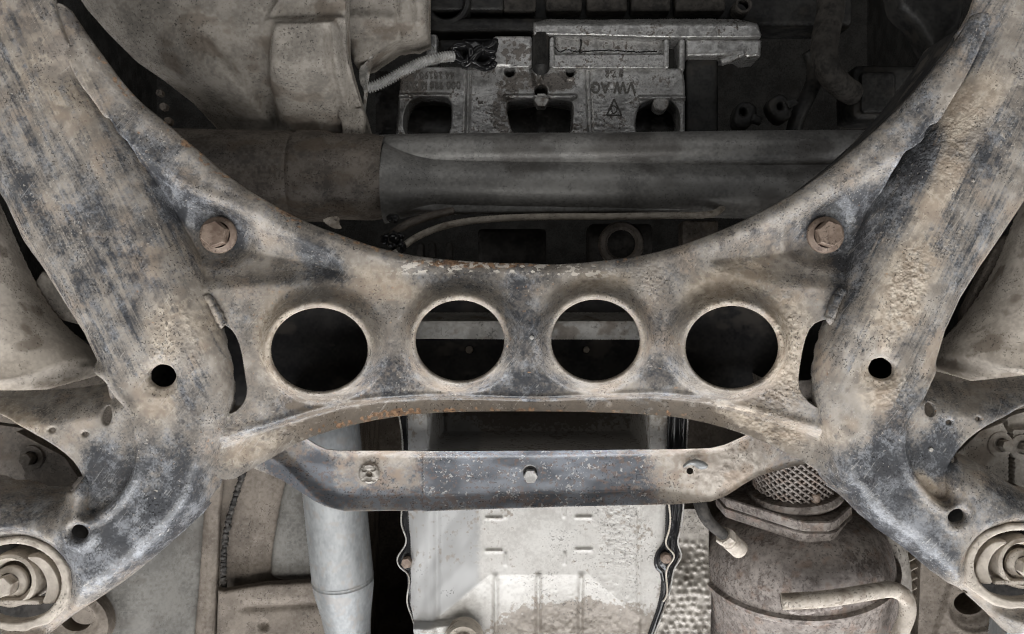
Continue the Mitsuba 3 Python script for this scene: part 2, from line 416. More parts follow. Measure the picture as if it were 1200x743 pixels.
def brace_color(p, n, uv):
    u, v, w = uvw(p)
    fine = fbm(u / 5, v / 5, w / 5, 3); big = fbm(u / 30, v / 30, w / 40, 3)
    b = blobs(u, v, [(.5, 630, 560, 160, 46), (-.3, 850, 560, 80, 60), (.30, 360, 560, 26, 34, -15), (-.1, 440, 545, 60, 20), (.3, 470, 592, 120, 14), (.3, 650, 592, 130, 12), (.35, 340, 572, 60, 16, 24)])
    paint = .96 * smoothstep(-.2, .22, .45 * fine + .35 * big + .2 * fbm(u / 1.9, v / 1.9, w / 2, 2) - .54 + b)
    pc = mix((.06, .067, .08), (.15, .163, .185), smoothstep(.35, .7, fbm(u / 40, v / 16, 0, 3)))
    pc = mix(pc, (.13, .085, .065), .6 * smoothstep(.54, .66, fbm(u / 3.5, v / 3, w / 4, 3) + blobs(u, v, [(.1, 560, 594, 120, 10), (.08, 760, 585, 60, 14)])))
    sp = smoothstep(.64, .76, noise(u / 1.5, v / 1.5, w / 3) * .6 + noise(u / 3.4, v / 3.4, 4) * .4) * smoothstep(.40, .56, fbm(u / 28 + 3, v / 14, 1, 3) + blobs(u, v, [(.14, 720, 555, 70, 24), (.1, 520, 550, 44, 22), (-.1, 610, 560, 50, 30)]))
    pc = mix(pc, (.44, .43, .41), .6 * sp * smoothstep(450, 505, u))
    dust = mix((.235, .2, .168), (.40, .36, .31), smoothstep(.3, .7, .5 * fine + .5 * fbm(u / 14, v / 14, w / 14, 3)))
    dust = mix(dust, (.25, .175, .12), .45 * smoothstep(.5, .64, fbm(u / 17 + 9, v / 12, w / 30, 3)))
    c = mix(dust, pc, paint)
    pit = smoothstep(.70, .80, noise(u / 1.6, v / 1.6, w / 1.6)) * smoothstep(.4, .6, fbm(u / 21, v / 21 + 60, w / 30, 2))
    return c * (1 - .55 * pit)


def brace_rough(p, n, uv):
    u, v, w = uvw(p)
    return .75 - .42 * smoothstep(.3, .6, blob(u, v, 620, 560, 190, 60)) + .15 * (fbm(u / 8, v / 8, 0, 2) - .5)


def brace_bump(p, n, uv):
    u, v, w = uvw(p)
    k = dr.clip(blobs(u, v, [(1, 860, 550, 60, 34)]), 0, 1)
    return (fbm(u / 5, v / 5, w / 5, 3) * (.25 + 2.0 * k) + fbm(u / 1.7, v / 1.7, w / 1.7, 2) * .2) * .001


M_BRACE = mat('brace_metal', brace_color, brace_rough, bump=brace_bump, spec=.55)


def pan_color(p, n, uv):
    u, v, w = uvw(p)
    u = (u - 600) / 1.07 + 600; v = (v - 371.5) / 1.07 + 371.5
    fine = fbm(u / 4, v / 4, w / 4, 3); big = fbm(u / 30, v / 30, w / 30, 3)
    cream = mix((.335, .318, .292), (.455, .44, .412), smoothstep(.3, .7, .5 * fine + .5 * big))
    grey = mix((.25, .248, .242), (.35, .348, .34), smoothstep(.3, .7, fbm(u / 26 + v / 60, v / 50, 0, 3)))
    e = smoothstep(556, 566, u + 6 * (fine - .5)) ; tz = smoothstep(-5, 5, (v - 673) - dr.maximum(575 - u, 0) * .83)
    c = mix(grey, cream, dr.maximum(e, tz))
    mud = smoothstep(-.08, .1, .6 * fine + .4 * big - .62 + blobs(u, v, [(.55, 690, 752, 120, 46), (-.3, 560, 690, 60, 30), (.04, 735, 625, 34, 60), (-.1, 640, 620, 40, 50), (.4, 640, 460, 160, 60)]))  # mud patches; the upper end of the pan is also toned darker brown
    c = mix(c, mix((.11, .09, .072), (.235, .20, .165), fine), .85 * mud)
    pit = smoothstep(.68, .79, noise(u / 1.6, v / 1.6, w / 1.6)) * smoothstep(.46, .64, fbm(u / 24, v / 24 + 60, 0, 2) - .2 + blobs(u, v, [(.35, 735, 625, 46, 80), (.25, 660, 690, 90, 40)]))
    return c * (1 - .42 * pit)


def pan_bump(p, n, uv):
    u, v, w = uvw(p)
    k = dr.clip(blobs(u, v, [(1, 700, 770, 140, 70), (.7, 740, 640, 40, 70)]), 0, 1)
    return (fbm(u / 5, v / 5, w / 5, 3) * (.12 + 2.2 * k) + fbm(u / 1.8, v / 1.8, w / 1.8, 2) * (.08 + .3 * k)) * .001


M_PAN = mat('pan_metal', pan_color, .62, .1, bump=pan_bump)


def cat_color(p, n, uv):
    u, v, w = uvw(p)
    a = fbm(u / 16, v / 16, w / 16, 3); b = fbm(u / 4, v / 4, w / 4, 3)
    c = mix((.125, .105, .093), (.265, .235, .213), smoothstep(.3, .7, .5 * a + .5 * b))
    k = smoothstep(.55, .68, fbm(u / 2.6 + 40, v / 2.6, w / 2.6, 3) * .75 + .25 * fbm(u / 40, v / 40, w / 40, 2))
    rust = smoothstep(.56, .70, fbm(u / 11 + 17, v / 11, w / 11, 4))
    return mix(mix(c, (.20, .125, .085), .35 * rust), (.06, .048, .042), .65 * k)


M_CAT = mat('exhaust_metal', cat_color, .8, bump=dirt_bump)
M_FOIL = mat('heat_foil', dusty((.22, .20, .175), (.40, .37, .33), .5, 12, (.09, .075, .06), .7), .55, .25)


def prop_color(p, n, uv):
    u, v, w = uvw(p)
    a = fbm(u / 14, v / 30, w / 14, 3); b = fbm(u / 3, v / 5, w / 3, 2)
    c = mix((.175, .18, .18), (.25, .255, .252), smoothstep(.25, .75, .6 * a + .4 * b))
    return mix(c, (.22, .20, .18), .5 * smoothstep(.56, .68, fbm(u / 9, v / 9 + 50, w / 9, 3)))


M_PROP = mat('grey_tube_metal', prop_color, .5, .25)
M_FLOOR = mat('underbody_paint', dusty((.095, .078, .063), (.185, .157, .129), .4, 30, (.10, .082, .066), .65), .8, bump=dirt_bump)
M_SILL = mat('grey_underseal', dusty((.09, .085, .076), (.155, .147, .132), .25, 30, (.075, .066, .056), .6), .65)
M_RUBBER = mat('dusty_rubber', dusty((.018, .0165, .015), (.06, .054, .048), .3, 12, (.03, .027, .024), .5), .85)

# ------------------------------------------------------------------ setting: the dark car body behind everything
def slabbox(x0, x1, y0, y1, z0, z1):
    m = trimesh.creation.box((x1 - x0, y1 - y0, z1 - z0)); m.apply_translation(((x0 + x1) / 2, (y0 + y1) / 2, (z0 + z1) / 2))
    return m


# floor pan, tunnel and engine bay of the body
put('underbody', join(slabbox(-1.7, -.27, .06, 2.0, 1.36, 1.39), slabbox(.27, 1.7, .06, 2.0, 1.361, 1.391), slabbox(-.29, -.27, .06, .85, 1.392, 1.74), slabbox(.27, .29, .06, .85, 1.392, 1.74),
                      slabbox(-.269, .269, .85, 2.0, 1.362, 1.392), slabbox(-.269, .269, .85, .87, 1.393, 1.74), slabbox(-1.02, -.292, .06, .08, 1.392, 1.74), slabbox(.292, 1.02, .06, .08, 1.392, 1.74),
                      slabbox(-.4, .4, .062, .86, 1.742, 1.76)), M_FLOOR, False)
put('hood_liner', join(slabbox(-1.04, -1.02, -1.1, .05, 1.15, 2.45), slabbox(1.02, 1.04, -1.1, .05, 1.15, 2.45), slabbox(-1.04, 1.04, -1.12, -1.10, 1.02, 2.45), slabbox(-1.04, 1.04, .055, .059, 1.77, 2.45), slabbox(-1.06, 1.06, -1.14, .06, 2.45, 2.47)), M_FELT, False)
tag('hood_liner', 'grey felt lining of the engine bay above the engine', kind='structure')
put('added_shade_block', bevbox(600 - 268 / 1.1, 371.5 + 540 / 1.1, 600 + 268 / 1.1, 371.5 + 810 / 1.1, 1100, 320, 8, 20), M_BLACK)  # added block out of view, keeps light out of the gap beside the pan
tag('added_shade_block', 'added unseen crossmember across the tunnel behind the oil pan', 'blocker')
tag('underbody', 'dark coated car body with engine bay and tunnel above the parts', kind='structure')

# ------------------------------------------------------------------ subframe
HOLES = [(378.6, 409, 56, 48), (540, 398.5, 51, 46.3), (696, 398, 51, 46.5), (852.6, 406, 53.6, 47.3)]
RIDGE = np.array([(230, 520), (268, 514), (284, 509), (320, 498), (360, 485), (400, 474), (440, 468), (500, 464), (560, 465), (630, 467), (700, 464), (770, 462), (824, 467), (856, 475), (907, 489), (950, 502), (990, 516)])
BOTTOM = np.array([(230, 592), (250, 577), (270, 562), (290, 550), (320, 534), (356, 513), (400, 499.5), (450, 489), (500, 483), (560, 481), (640, 481), (700, 482), (760, 484.5), (800, 488.5), (840, 497), (880, 510), (900, 518), (933, 534), (966, 553), (990, 578)])
BOTTOM[:, 1] = 371.5 + (BOTTOM[:, 1] - 371.5) * 1.012
TOP = np.array([(84, 10), (97, 30), (113, 53), (127, 72), (144, 96), (165, 120), (190, 140), (212, 160), (235, 179), (262, 203), (285, 219), (301, 229), (334, 248), (368, 264), (402, 276), (435, 288), (469, 296), (497, 301), (531, 304.5), (581, 308), (615, 307.5), (640, 309.5), (665, 309), (699, 306), (729, 302.5), (751, 299.5), (784, 291.5), (818, 280.5), (852, 267), (885, 252), (919, 234), (950, 215), (1001, 175), (1034, 145), (1068, 108), (1092, 77), (1112, 50), (1124, 29), (1130, 23)])
LIP_R = np.array([(1147, 27), (1142, 44), (1132, 67), (1115, 101), (1098, 130), (1088, 149), (1080, 151), (1074, 157), (1073, 168), (1062, 176), (1051, 182)])
LIP_L = np.array([(158, 171), (143, 158), (140, 150), (134, 141), (129, 141), (118, 124), (97, 97), (81, 60), (69, 7)])
outline = np.vstack([TOP, LIP_R, [(1047, 195), (1030, 250), (1010, 310), (996, 350), (982, 376), (967, 373.5), (950.5, 381), (942, 401), (935, 442), (937, 458.5), (952, 475.5), (968, 480), (985, 520), (990, 560)],
                     BOTTOM[::-1][0:-2], [(246, 560), (250, 520), (262, 484), (274, 484), (286, 472), (290, 459), (287.6, 442), (282.5, 408), (274, 388), (262, 379.6), (240, 372), (215, 335), (185, 260), (165, 200)], LIP_L])
rag = outline.copy()
POCKET_L = np.array([(150, 168), (182, 190), (225, 226), (284, 245), (318, 265), (351, 283), (388, 300), (402, 316), (396, 325), (350, 328), (300, 331), (244, 335), (190, 340), (140, 250)], float)
POCKET_R = np.array([(1052, 184), (1018, 203), (984, 221), (950, 240), (930, 250), (900, 265), (870, 279), (842, 293), (830, 306), (850, 316), (876, 322), (913, 331), (976, 335), (1030, 340), (1070, 250)], float)
RIDGE_TOP = chaikin(np.array([(81, 60), (118, 124), (158, 171), (182, 190), (225, 224), (284, 246), (318, 264), (351, 282), (390, 300)], float), 3, False)
POCKET_L, POCKET_R = chaikin(POCKET_L, 2), chaikin(POCKET_R, 2)


def plate_h(u, v, e):
    yr = np.interp(u, RIDGE[:, 0], RIDGE[:, 1]); yb = np.interp(u, BOTTOM[:, 0], BOTTOM[:, 1])
    t = np.clip((v - yr) / np.maximum(yb - yr, 6), -.6, 1.1)
    band = sstep(215, 240, u) * sstep(1005, 980, u)
    h = (8.5 * sstep(-.06, .2, t) - 7 * np.clip(t - .2, 0, 1) ** 1.4 - 1.8 * np.exp(-((t + .10) / .12) ** 2)) * band
    for cx, cy, rx, ry in HOLES:
        f1 = np.maximum(np.hypot((u - cx) / rx, (v - cy) / ry) - 1, 0)
        f2 = np.maximum(1 - np.hypot((u - cx) / (rx + 23), (v - cy + 6) / (ry + 25)), 0)
        t = f1 / np.maximum(f1 + f2, 1e-6)
        h = h - 24 * (1 - sstep(.18, 1.02, t)) + 3 * (1 - np.clip(t / .3, 0, 1)) ** 2
    for P, (bx, by) in ((POCKET_L, (253, 268)), (POCKET_R, (968, 268))):
        q = sdf(u, v, P)
        h = h + 9 * sstep(-7, 14, q) + 17 * sstep(2, 46, q)
        rb = np.hypot(u - bx, (v - by))
        h = h + 5 * (1 - sstep(34, 48, rb)) * sstep(0, 14, q)
    lip = np.where(u < 600, 1 - sstep(0, 16, pdist(u, v, RIDGE_TOP)), 0)
    h = h - 2.5 * lip * (e > 1)
    topd = pdist(u, v, TOP)
    h = h + 3.0 * np.exp(-((v - yr - 4) / 1.8) ** 2) * sstep(276, 286, u) * sstep(350, 320, u)
    h = h + 7 * (1 - np.clip(topd / 13, 0, 1)) ** 2 - 15 * sstep(330, 500, np.abs(u - 600)) * (1 - sstep(42, 90, topd)) - 14 * sstep(400, 520, u - 600) * (1 - sstep(30, 60, topd))
    near = (v < 330) & (np.abs(u - 600) < 90)
    h = h + near * (topd < 3) * 1.2 * (nz(u, v, 4, 8) - .5)
    cake = np.zeros_like(u)
    for k, cx, cy, rx, ry, *a in CAKE:
        a = math.radians(a[0] if a else 0); c, s = math.cos(a), math.sin(a)
        r = np.hypot(((u - cx) * c + (v - cy) * s) / rx, ((v - cy) * c - (u - cx) * s) / ry)
        cake = np.maximum(cake, k * (1 - sstep(.4, 1.25, r)))
    h = h - cake * (2.0 * np.maximum(nz(u, v, 9, 2) - .38, 0) + 1.7 * np.maximum(nz(u, v, 3.6, 4, 2) - .42, 0)) * sstep(0, 5, e)
    return h + 1.4 * (nz(u, v, 45, 6) - .5)


edge_noise = np.zeros_like(outline)
put('subframe__cross_plate', stamp(chaikin(outline, 1), [ellipse(*h) for h in HOLES], 1000, plate_h, 3.5, 2.3), M_SUB, 40)

RAIL_L = np.array([(-60, -60), (30, -60), (70, -20), (84, 40), (110, 90), (140, 130), (160, 165), (180, 200), (202, 249), (215, 277), (232, 307), (243, 337), (257, 378), (267, 408), (273, 442), (274, 465), (271, 484), (266, 503), (263, 518), (257, 543), (241, 589), (220, 617), (184, 650), (147, 680), (112, 704), (86, 720), (60, 740), (30, 770), (-60, 770),
                   (-60, 560), (0, 568), (40, 577), (70, 578), (90, 574), (103, 568), (110, 545), (118, 520), (138, 505), (141, 488), (137, 476), (129.5, 470), (124.5, 448), (116, 422), (101, 391), (77, 354), (54, 317), (30, 284), (10, 240), (0, 224), (-30, 160), (-60, 110)], float)
RAIL_R = np.array([(1260, -60), (1150, -60), (1136, -20), (1126, 40), (1108, 90), (1083, 140), (1055, 185), (1036, 216), (1021, 247), (1001, 300), (985, 338), (970, 372), (960, 398), (955, 418), (952, 448), (955, 476), (958, 505), (966, 545), (977, 573), (989, 581), (1018, 613), (1062, 643), (1106, 681), (1135, 695), (1160, 720), (1190, 750), (1260, 750),
                   (1260, 590), (1200, 572), (1170, 553), (1146, 538), (1128, 533), (1118, 541), (1106, 540), (1100, 518), (1080, 500), (1074, 484), (1082, 470), (1091, 455), (1095, 422), (1105, 388), (1122, 351), (1145, 314), (1169, 280), (1196, 240), (1212, 210), (1260, 130)], float)
RING_L = (18, 685, 64, 56)
RING_R = (1193, 664, 61, 50)
SEAM_L = np.array([(16, -20), (22, 5), (31, 40), (46, 75), (58, 110), (70, 158), (80, 200), (92, 240)])


GZ_L = chaikin(np.array([(118, 440), (133, 466), (150, 482), (157, 508), (158, 532), (154, 555), (142, 576), (126, 592), (110, 604), (97, 598), (101, 573), (94, 553), (81, 536), (59, 520), (80, 440)], float), 2)
GZ_R = chaikin(np.array([(1100, 440), (1084, 468), (1068, 484), (1063, 500), (1062, 520), (1067, 545), (1080, 566), (1100, 588), (1115, 588), (1111, 560), (1116, 543), (1130, 520), (1150, 500), (1140, 440)], float), 2)


def rail_h(side):
    inner = RAIL_L[4:22] if side < 0 else RAIL_R[3:20]
    outer = RAIL_L[42:] if side < 0 else RAIL_R[38:]
    leg = RAIL_L[18:27] if side < 0 else RAIL_R[16:26]
    upper = RAIL_L[29:33] if side < 0 else RAIL_R[26:32]
    zone = sc(.979, GZ_L if side < 0 else GZ_R)
    cx, cy, rx, ry = RING_L if side < 0 else RING_R
    hx, hy = sc(.977, 189.5, 440.5) if side < 0 else sc(.977, 1033, 432)
    lx, ly = sc(.977, 94, 623) if side < 0 else sc(.977, 1119.5, 604)
    cx, cy = sc(.985, cx, cy)

    def h(u, v, e):
        di = pdist(u, v, inner); do = pdist(u, v, outer); dl = pdist(u, v, leg); du = pdist(u, v, upper)
        Ri = 58 - 34 * sstep(280, 420, v)
        z = quarter(di, Ri, 1) * (48 - 22 * sstep(280, 420, v)) + quarter(do, 34, 30) * (1 - sstep(470, 520, v)) + quarter(dl, 26, 30) * sstep(480, 540, v) + quarter(du, 46, 62)
        gz = sdf(u, v, zone)
        z = z + 24 * sstep(-5, 6, gz) - 2.5 * np.exp(-((gz + 8) / 5) ** 2)
        z = z + quarter(e, 4, 5)
        r = np.hypot((u - cx) / rx, (v - cy) / ry)
        z = z + 14 * (1 - sstep(.98, 1.26, r))
        rh = np.hypot(u - hx, v - hy)
        z = z + 2.5 * (1 - sstep(17, 26, rh))
        rl = np.hypot(u - lx, v - ly)
        z = z - 3.0 * np.exp(-((rl - 15) / 5.5) ** 2)
        z = z - (1.5 if side < 0 else 0) * np.exp(-(pdist(u, v, SEAM_L) / 2.0) ** 2) * (.3 + 1.2 * nz(u, v, 9, 5))
        z = z + 4 * (nz(u, v, 75, 12 + side, 2) - .5) + .5 * (nz(u, v, 9, 3 + side, 3) - .5)
        cake = np.zeros_like(u)
        for k, bx, by, ax, ay, *a in CAKE:
            a = math.radians(a[0] if a else 0); c, s = math.cos(a), math.sin(a)
            rr = np.hypot(((u - bx) * c + (v - by) * s) / ax, ((v - by) * c - (u - bx) * s) / ay)
            cake = np.maximum(cake, k * (1 - sstep(.4, 1.25, rr)))
        return z - cake * (2.0 * np.maximum(nz(u, v, 9, 2) - .38, 0) + 1.7 * np.maximum(nz(u, v, 4.0, 4, 2) - .42, 0)) * sstep(8, 22, e)
    return h


put('subframe__rail', stamp(chaikin(RAIL_L, 1), [ellipse(*sc(.977, 189.5, 440.5), 15.6, 13.3), ellipse(*sc(.977, 94, 623), 10.8, 8.8), ellipse(*sc(.985, RING_L[0], RING_L[1]), 58, 50)], 978, rail_h(-1), 6, 2.5, sd=1006), M_SUB, 40)
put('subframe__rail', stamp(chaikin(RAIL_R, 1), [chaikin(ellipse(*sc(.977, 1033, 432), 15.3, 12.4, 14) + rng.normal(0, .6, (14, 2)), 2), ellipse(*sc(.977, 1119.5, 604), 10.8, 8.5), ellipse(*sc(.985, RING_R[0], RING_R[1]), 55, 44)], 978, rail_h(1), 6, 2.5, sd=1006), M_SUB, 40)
for nm, R_, ring in (('l', RAIL_L, RING_L), ('r', RAIL_R, RING_R)):
    q = Polygon(R_).buffer(-16).difference(Polygon(ellipse(*ring)))
    q = max(getattr(q, 'geoms', [q]), key=lambda g: g.area)
    put('subframe__inner_wall', stamp(np.array(q.exterior.coords)[:-1], d=1036, wall=3, s=9), M_BLACK)
BR_L = np.array([(-60, 470), (-60, 462), (0, 462), (60, 460), (105, 452), (122, 446), (150, 470), (170, 500), (170, 545), (150, 585), (118, 606), (106, 604), (97, 600), (96, 594), (101, 573), (94, 553), (81, 536), (59, 519.6), (29, 503), (0, 488)], float)
BR_R = np.array([(1260, 440), (1200, 447), (1150, 452), (1108, 447), (1092, 440), (1070, 470), (1050, 500), (1050, 545), (1070, 580), (1100, 596), (1116, 588), (1117, 578), (1110, 558), (1113, 543.5), (1128, 521.5), (1150, 503), (1179, 488), (1200, 477), (1260, 455)], float)


def br_h(top):
    def h(u, v, e):
        t = pdist(u, v, top)
        return 46 * (1 - np.clip(t / 40, 0, 1)) ** 1.7 + quarter(e, 3, 3) + 1.6 * (nz(u, v, 20, 9) - .5)
    return h


put('subframe__gusset', stamp(chaikin(BR_L, 1), [ellipse(124, 487, 6, 11), ellipse(60, 504, 4.2, 2.8), ellipse(99, 508.5, 4, 2.6)], 992, br_h(BR_L[1:6]), 4, 2.4), M_SUB, 40)
put('subframe__gusset', stamp(chaikin(BR_R, 1), [ellipse(1091, 480, 6.5, 8), ellipse(1113, 495, 3.6, 2.8), ellipse(1147, 491, 3, 2.8)], 992, br_h(BR_R[:5]), 4, 2.4), M_SUB, 40)
for i, (u, v, hu, hv, rot) in enumerate([(256, 275.5, 250, 271, .35), (967, 275.5, 972, 272, .72)]):
    c = at(u, v, 1016)
    put('subframe__bolt', hexhead(c, .0158, .020, rot, .0218), M_BOLT, False)
put('subframe__inner_plate', stamp(sc(.985, np.array([(470, 366), (770, 366), (770, 398.5), (470, 397.5)], float)), d=1046, H=lambda u, v, e: 22 * sstep(12, 0, v - 366) + 3 * (nz(u, v, 14, 3) - .5), wall=4, s=4), M_INNER)
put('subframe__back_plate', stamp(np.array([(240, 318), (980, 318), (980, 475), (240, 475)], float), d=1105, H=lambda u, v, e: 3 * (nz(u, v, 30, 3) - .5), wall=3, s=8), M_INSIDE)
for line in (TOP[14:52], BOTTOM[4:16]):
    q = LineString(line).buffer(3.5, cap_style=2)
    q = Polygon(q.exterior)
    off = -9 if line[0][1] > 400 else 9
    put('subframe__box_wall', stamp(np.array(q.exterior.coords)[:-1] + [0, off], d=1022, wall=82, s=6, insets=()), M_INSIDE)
for u, v, r in ((550, 410, .0050), (687, 410, .0042)):
    put('subframe__hole_light', lathe([(0, -.0012), (r * .8, -.0012), (r, .001), (r, .004)], at(u, v, 1103), (0, 0, 1), 20), M_DUST, 40)  # pale discs painted in for light showing through small holes
put('subframe__weld_bead', tube(spline([at(262, 381, 998), at(258, 373, 997), at(250, 358, 998), at(243, 346, 1002)], 20) + rng.normal(0, .0005, (20, 3)), .0052, 10), M_SUB, True)
put('subframe__weld_bead', tube(spline([at(970, 376, 997), at(974, 366, 997), at(980, 352, 998), at(986, 340, 1001)], 20) + rng.normal(0, .0005, (20, 3)), .0062, 10), M_SUB, True)
for u, v in ((623, 395.5), (1091, 527)):
    put('subframe__paint_chip', lathe([(0, 0), (.0028, 0), (.0022, .0012), (0, .0014)], at(u, v, 998 if u < 700 else 991), (0, 0, -1), 14), M_EDGE)

# ------------------------------------------------------------------ bushings
for side, (cx, cy, rx, ry) in ((0, RING_L), (1, RING_R)):
    sg = 1 if side == 0 else -1
    k = 'bushing' if side == 0 else 'bushing_001'
    f = rx / 64
    fy = ry / 56
    inn = (cx - sg * 2.5 * f, cy - 1, 55.5 * f, 46 * fy)
    scene_o = chaikin(ellipse(cx, cy, rx, ry, 40) + rng.normal(0, .8, (40, 2)), 2)
    put(k + '__outer_ring', stamp(scene_o, [ellipse(*inn)], 986, lambda u, v, e: quarter(e, 2.6, 3) + 1.4 * (nz(u, v, 6, 4) - .5), 16, 2.0), M_RING, 40)
    X = lambda x, y: (cx + sg * (x - 18) * f, cy + (y - 685) * fy)
    cres = np.array([X(*q) for q in [(27, 652), (46, 651), (58, 660), (67, 674), (70.5, 688), (68, 700), (64, 708), (47, 708.5), (53, 696), (54.5, 684), (50, 672), (42, 662)]])
    put(k + '__stop_plate', stamp(chaikin(cres, 1), d=996, H=lambda u, v, e: quarter(e, 2, 2) + .8 * (nz(u, v, 6, 4) - .5), wall=16, s=2.4), M_RING, 40)
    c = np.array(X(15, 679))
    sl = at(c[0], c[1], 1004)
    put(k + '__sleeve', lathe([(.0, .018), (.0195 * f, .018), (.022 * f, .0), (.027 * f, -.008), (.031 * f, -.006), (.033 * f, .004), (.033 * f, .05)], sl, (0, 0, 1), 48), M_RING, 40)
    b = at(*X(9, 688), 992)
    put(k + '__bolt', hexhead(at(*X(14, 682), 1008), .0125 * f, .022, .3, .020 * f), M_RING, 25)
    put(k + '__rubber', stamp(ellipse(inn[0], inn[1], 60 * f, 49 * fy), d=1044, H=lambda u, v, e: 4 * (nz(u, v, 14, 3) - .5), wall=10, s=4), M_RUBBER, 40)
    bar = np.array([X(*q) for q in [(-40, 703), (46, 703), (47, 709), (-40, 709)]])
    put(k + '__cross_bar', stamp(bar, d=996, H=lambda u, v, e: quarter(e, 1.5, 2), wall=14, s=3), M_RING, 40)

# ------------------------------------------------------------------ cross brace under the subframe
BU = np.array([(250, 500), (300, 498), (330, 500), (356, 512), (372, 521), (384, 525.5), (400, 527), (500, 527), (650, 526.5), (797, 525), (830, 524), (848, 520), (878, 508), (900, 497), (985, 480)], float)
BL = np.array([(250, 540), (290, 550), (329, 564), (354, 577), (371, 586), (384, 591.5), (406, 596.5), (500, 596), (650, 591), (797, 588.5), (832, 587), (852, 580), (871, 569), (889, 560), (950, 547), (985, 540)], float)


def brace_h(u, v, e):
    yu = np.interp(u, BU[:, 0], BU[:, 1]); yl = np.interp(u, BL[:, 0], BL[:, 1])
    t = (v - yu) / np.maximum(yl - yu, 8)
    st = .74 - .36 * sstep(400, 300, u) + .16 * sstep(770, 840, u)
    # a shallow channel: both long edges turn down towards the floor
    h = -9 * np.clip(1 - t / .13, 0, 1) ** 1.6 - 12 * np.clip((t - st - .03) / .22, 0, 1.0) ** 1.1
    h = h - 2.2 * (u > 495.5) * sstep(745, 640, u)
    h = h + 26 * sstep(400, 290, u) + 24 * sstep(830, 950, u)
    h = h - 5.0 * sstep(3, 10, e) * (1 - sstep(.2, 1.3, np.hypot((u - 862) / 40, (v - 548) / 28))) * (nz(u, v, 10, 3) - .1) - 3 * (1 - sstep(.2, 1.2, np.hypot((u - 840) / 60, (v - 560) / 24))) * (nz(u, v, 4.5, 5) - .3)
    r = np.hypot(u - 621, v - 550)
    return h + 1.2 * (nz(u, v, 30, 2) - .5)


put('cross_brace__bar', stamp(np.vstack([BU, BL[::-1]]), [ellipse(621, 551.5, 8.3, 7.5), ellipse(808.5, 552, 4.2, 4)], 1040, brace_h, 3, 2.0, insets=(1, 2.4, 4.5)), M_BRACE, 40)
put('cross_brace__hex_bolt', hexhead(at(621.5, 556, 1046), .0088, .016, .0, .0102), M_STEEL, 25)
nut = stamp(ellipse(432, 556, 12.5, 11.8), [ellipse(432, 556.5, 3.6, 3.4)], 1032, lambda u, v, e: quarter(np.minimum(e, 12.5 - np.hypot(u - 432, v - 556)), 3.5, 4) + 2.5 * ((np.abs(v - 549.5) < 3) & (np.abs(u - 432) < 8)) + 2 * ((np.abs(v - 562) < 2) & (np.abs(u - 432) < 9)), 8, 1.2)
put('cross_brace__slotted_nut', nut, M_FOIL, 40)
put('cross_brace__bent_tab', stamp(chaikin(np.array([(800, 548), (806, 541), (816, 538), (826, 541), (831, 546), (826, 550), (818, 550), (813, 545.5), (807, 545.5), (803, 549)]), 2), d=1030, H=lambda u, v, e: quarter(e, 3, 4) - 4 * sstep(812, 822, u), wall=3, s=1.3), M_PROP, 40)

# ------------------------------------------------------------------ gearbox oil pan
PD = 1070
SLOT = [(579, 607), (579, 645.5), (684, 606), (684, 644)]
RIBS = [(581, 672), (631, 671), (681, 671)]


def pan_h(u, v, e):
    h = 96 * sstep(531, 517, v) * sstep(500, 512, u) * sstep(762, 752, u)
    h = h + 10 * np.clip(1 - (u - 474) / 20, 0, 1) ** 2 + 10 * np.clip((u - 772) / 18, 0, 1) ** 2
    h = h + 3.2 * np.exp(-((u - 512) / 3.2) ** 2) - 1.6 * np.exp(-((u - 502) / 4) ** 2) + 2.2 * np.exp(-((u - 749) / 2.5) ** 2) * sstep(590, 600, v)
    h = h + 1.6 * sstep(566, 556, u) * sstep(530, 540, v)
    ramp = np.clip(v - 674 - np.maximum(574 - u, 0) * .82 - np.maximum(u - 690, 0) * .85, 0, 60)
    h = h + 16 * (1 - np.exp(-ramp / 26)) * sstep(507, 518, u) * sstep(753, 745, u)
    for x, y in SLOT:
        q = np.maximum(np.abs(u - x) - 8.5, 0)
        h = h - 3.0 * np.exp(-(np.hypot(q, v - y) / 1.6) ** 2)
    for x, y0 in RIBS:
        h = h - 5.5 * np.exp(-((u - x) / 3.0) ** 2) * sstep(y0 - 3, y0 + 8, v)
    for x, y in ((592.5, 655), (662, 654), (592.5, 600), (661, 599)):
        q = np.maximum(np.abs(v - y) - 6, 0)
        h = h - 2.2 * np.exp(-(np.hypot(q, u - x) / 1.8) ** 2)
    h = h - 14 * sstep(729, 733, v + .02 * (u - 480)) * (1 - sstep(540, 556, u - .8 * np.maximum(v - 733, 0)))
    mud = (1 - sstep(.5, 1.2, np.hypot((u - 700) / 150, (v - 765) / 62)))
    h = h - mud * (4 * (nz(u, v, 9, 3) - .3) + 1.5 * (nz(u, v, 3.5, 4) - .5))
    return h + .8 * (nz(u, v, 24, 2) - .5)


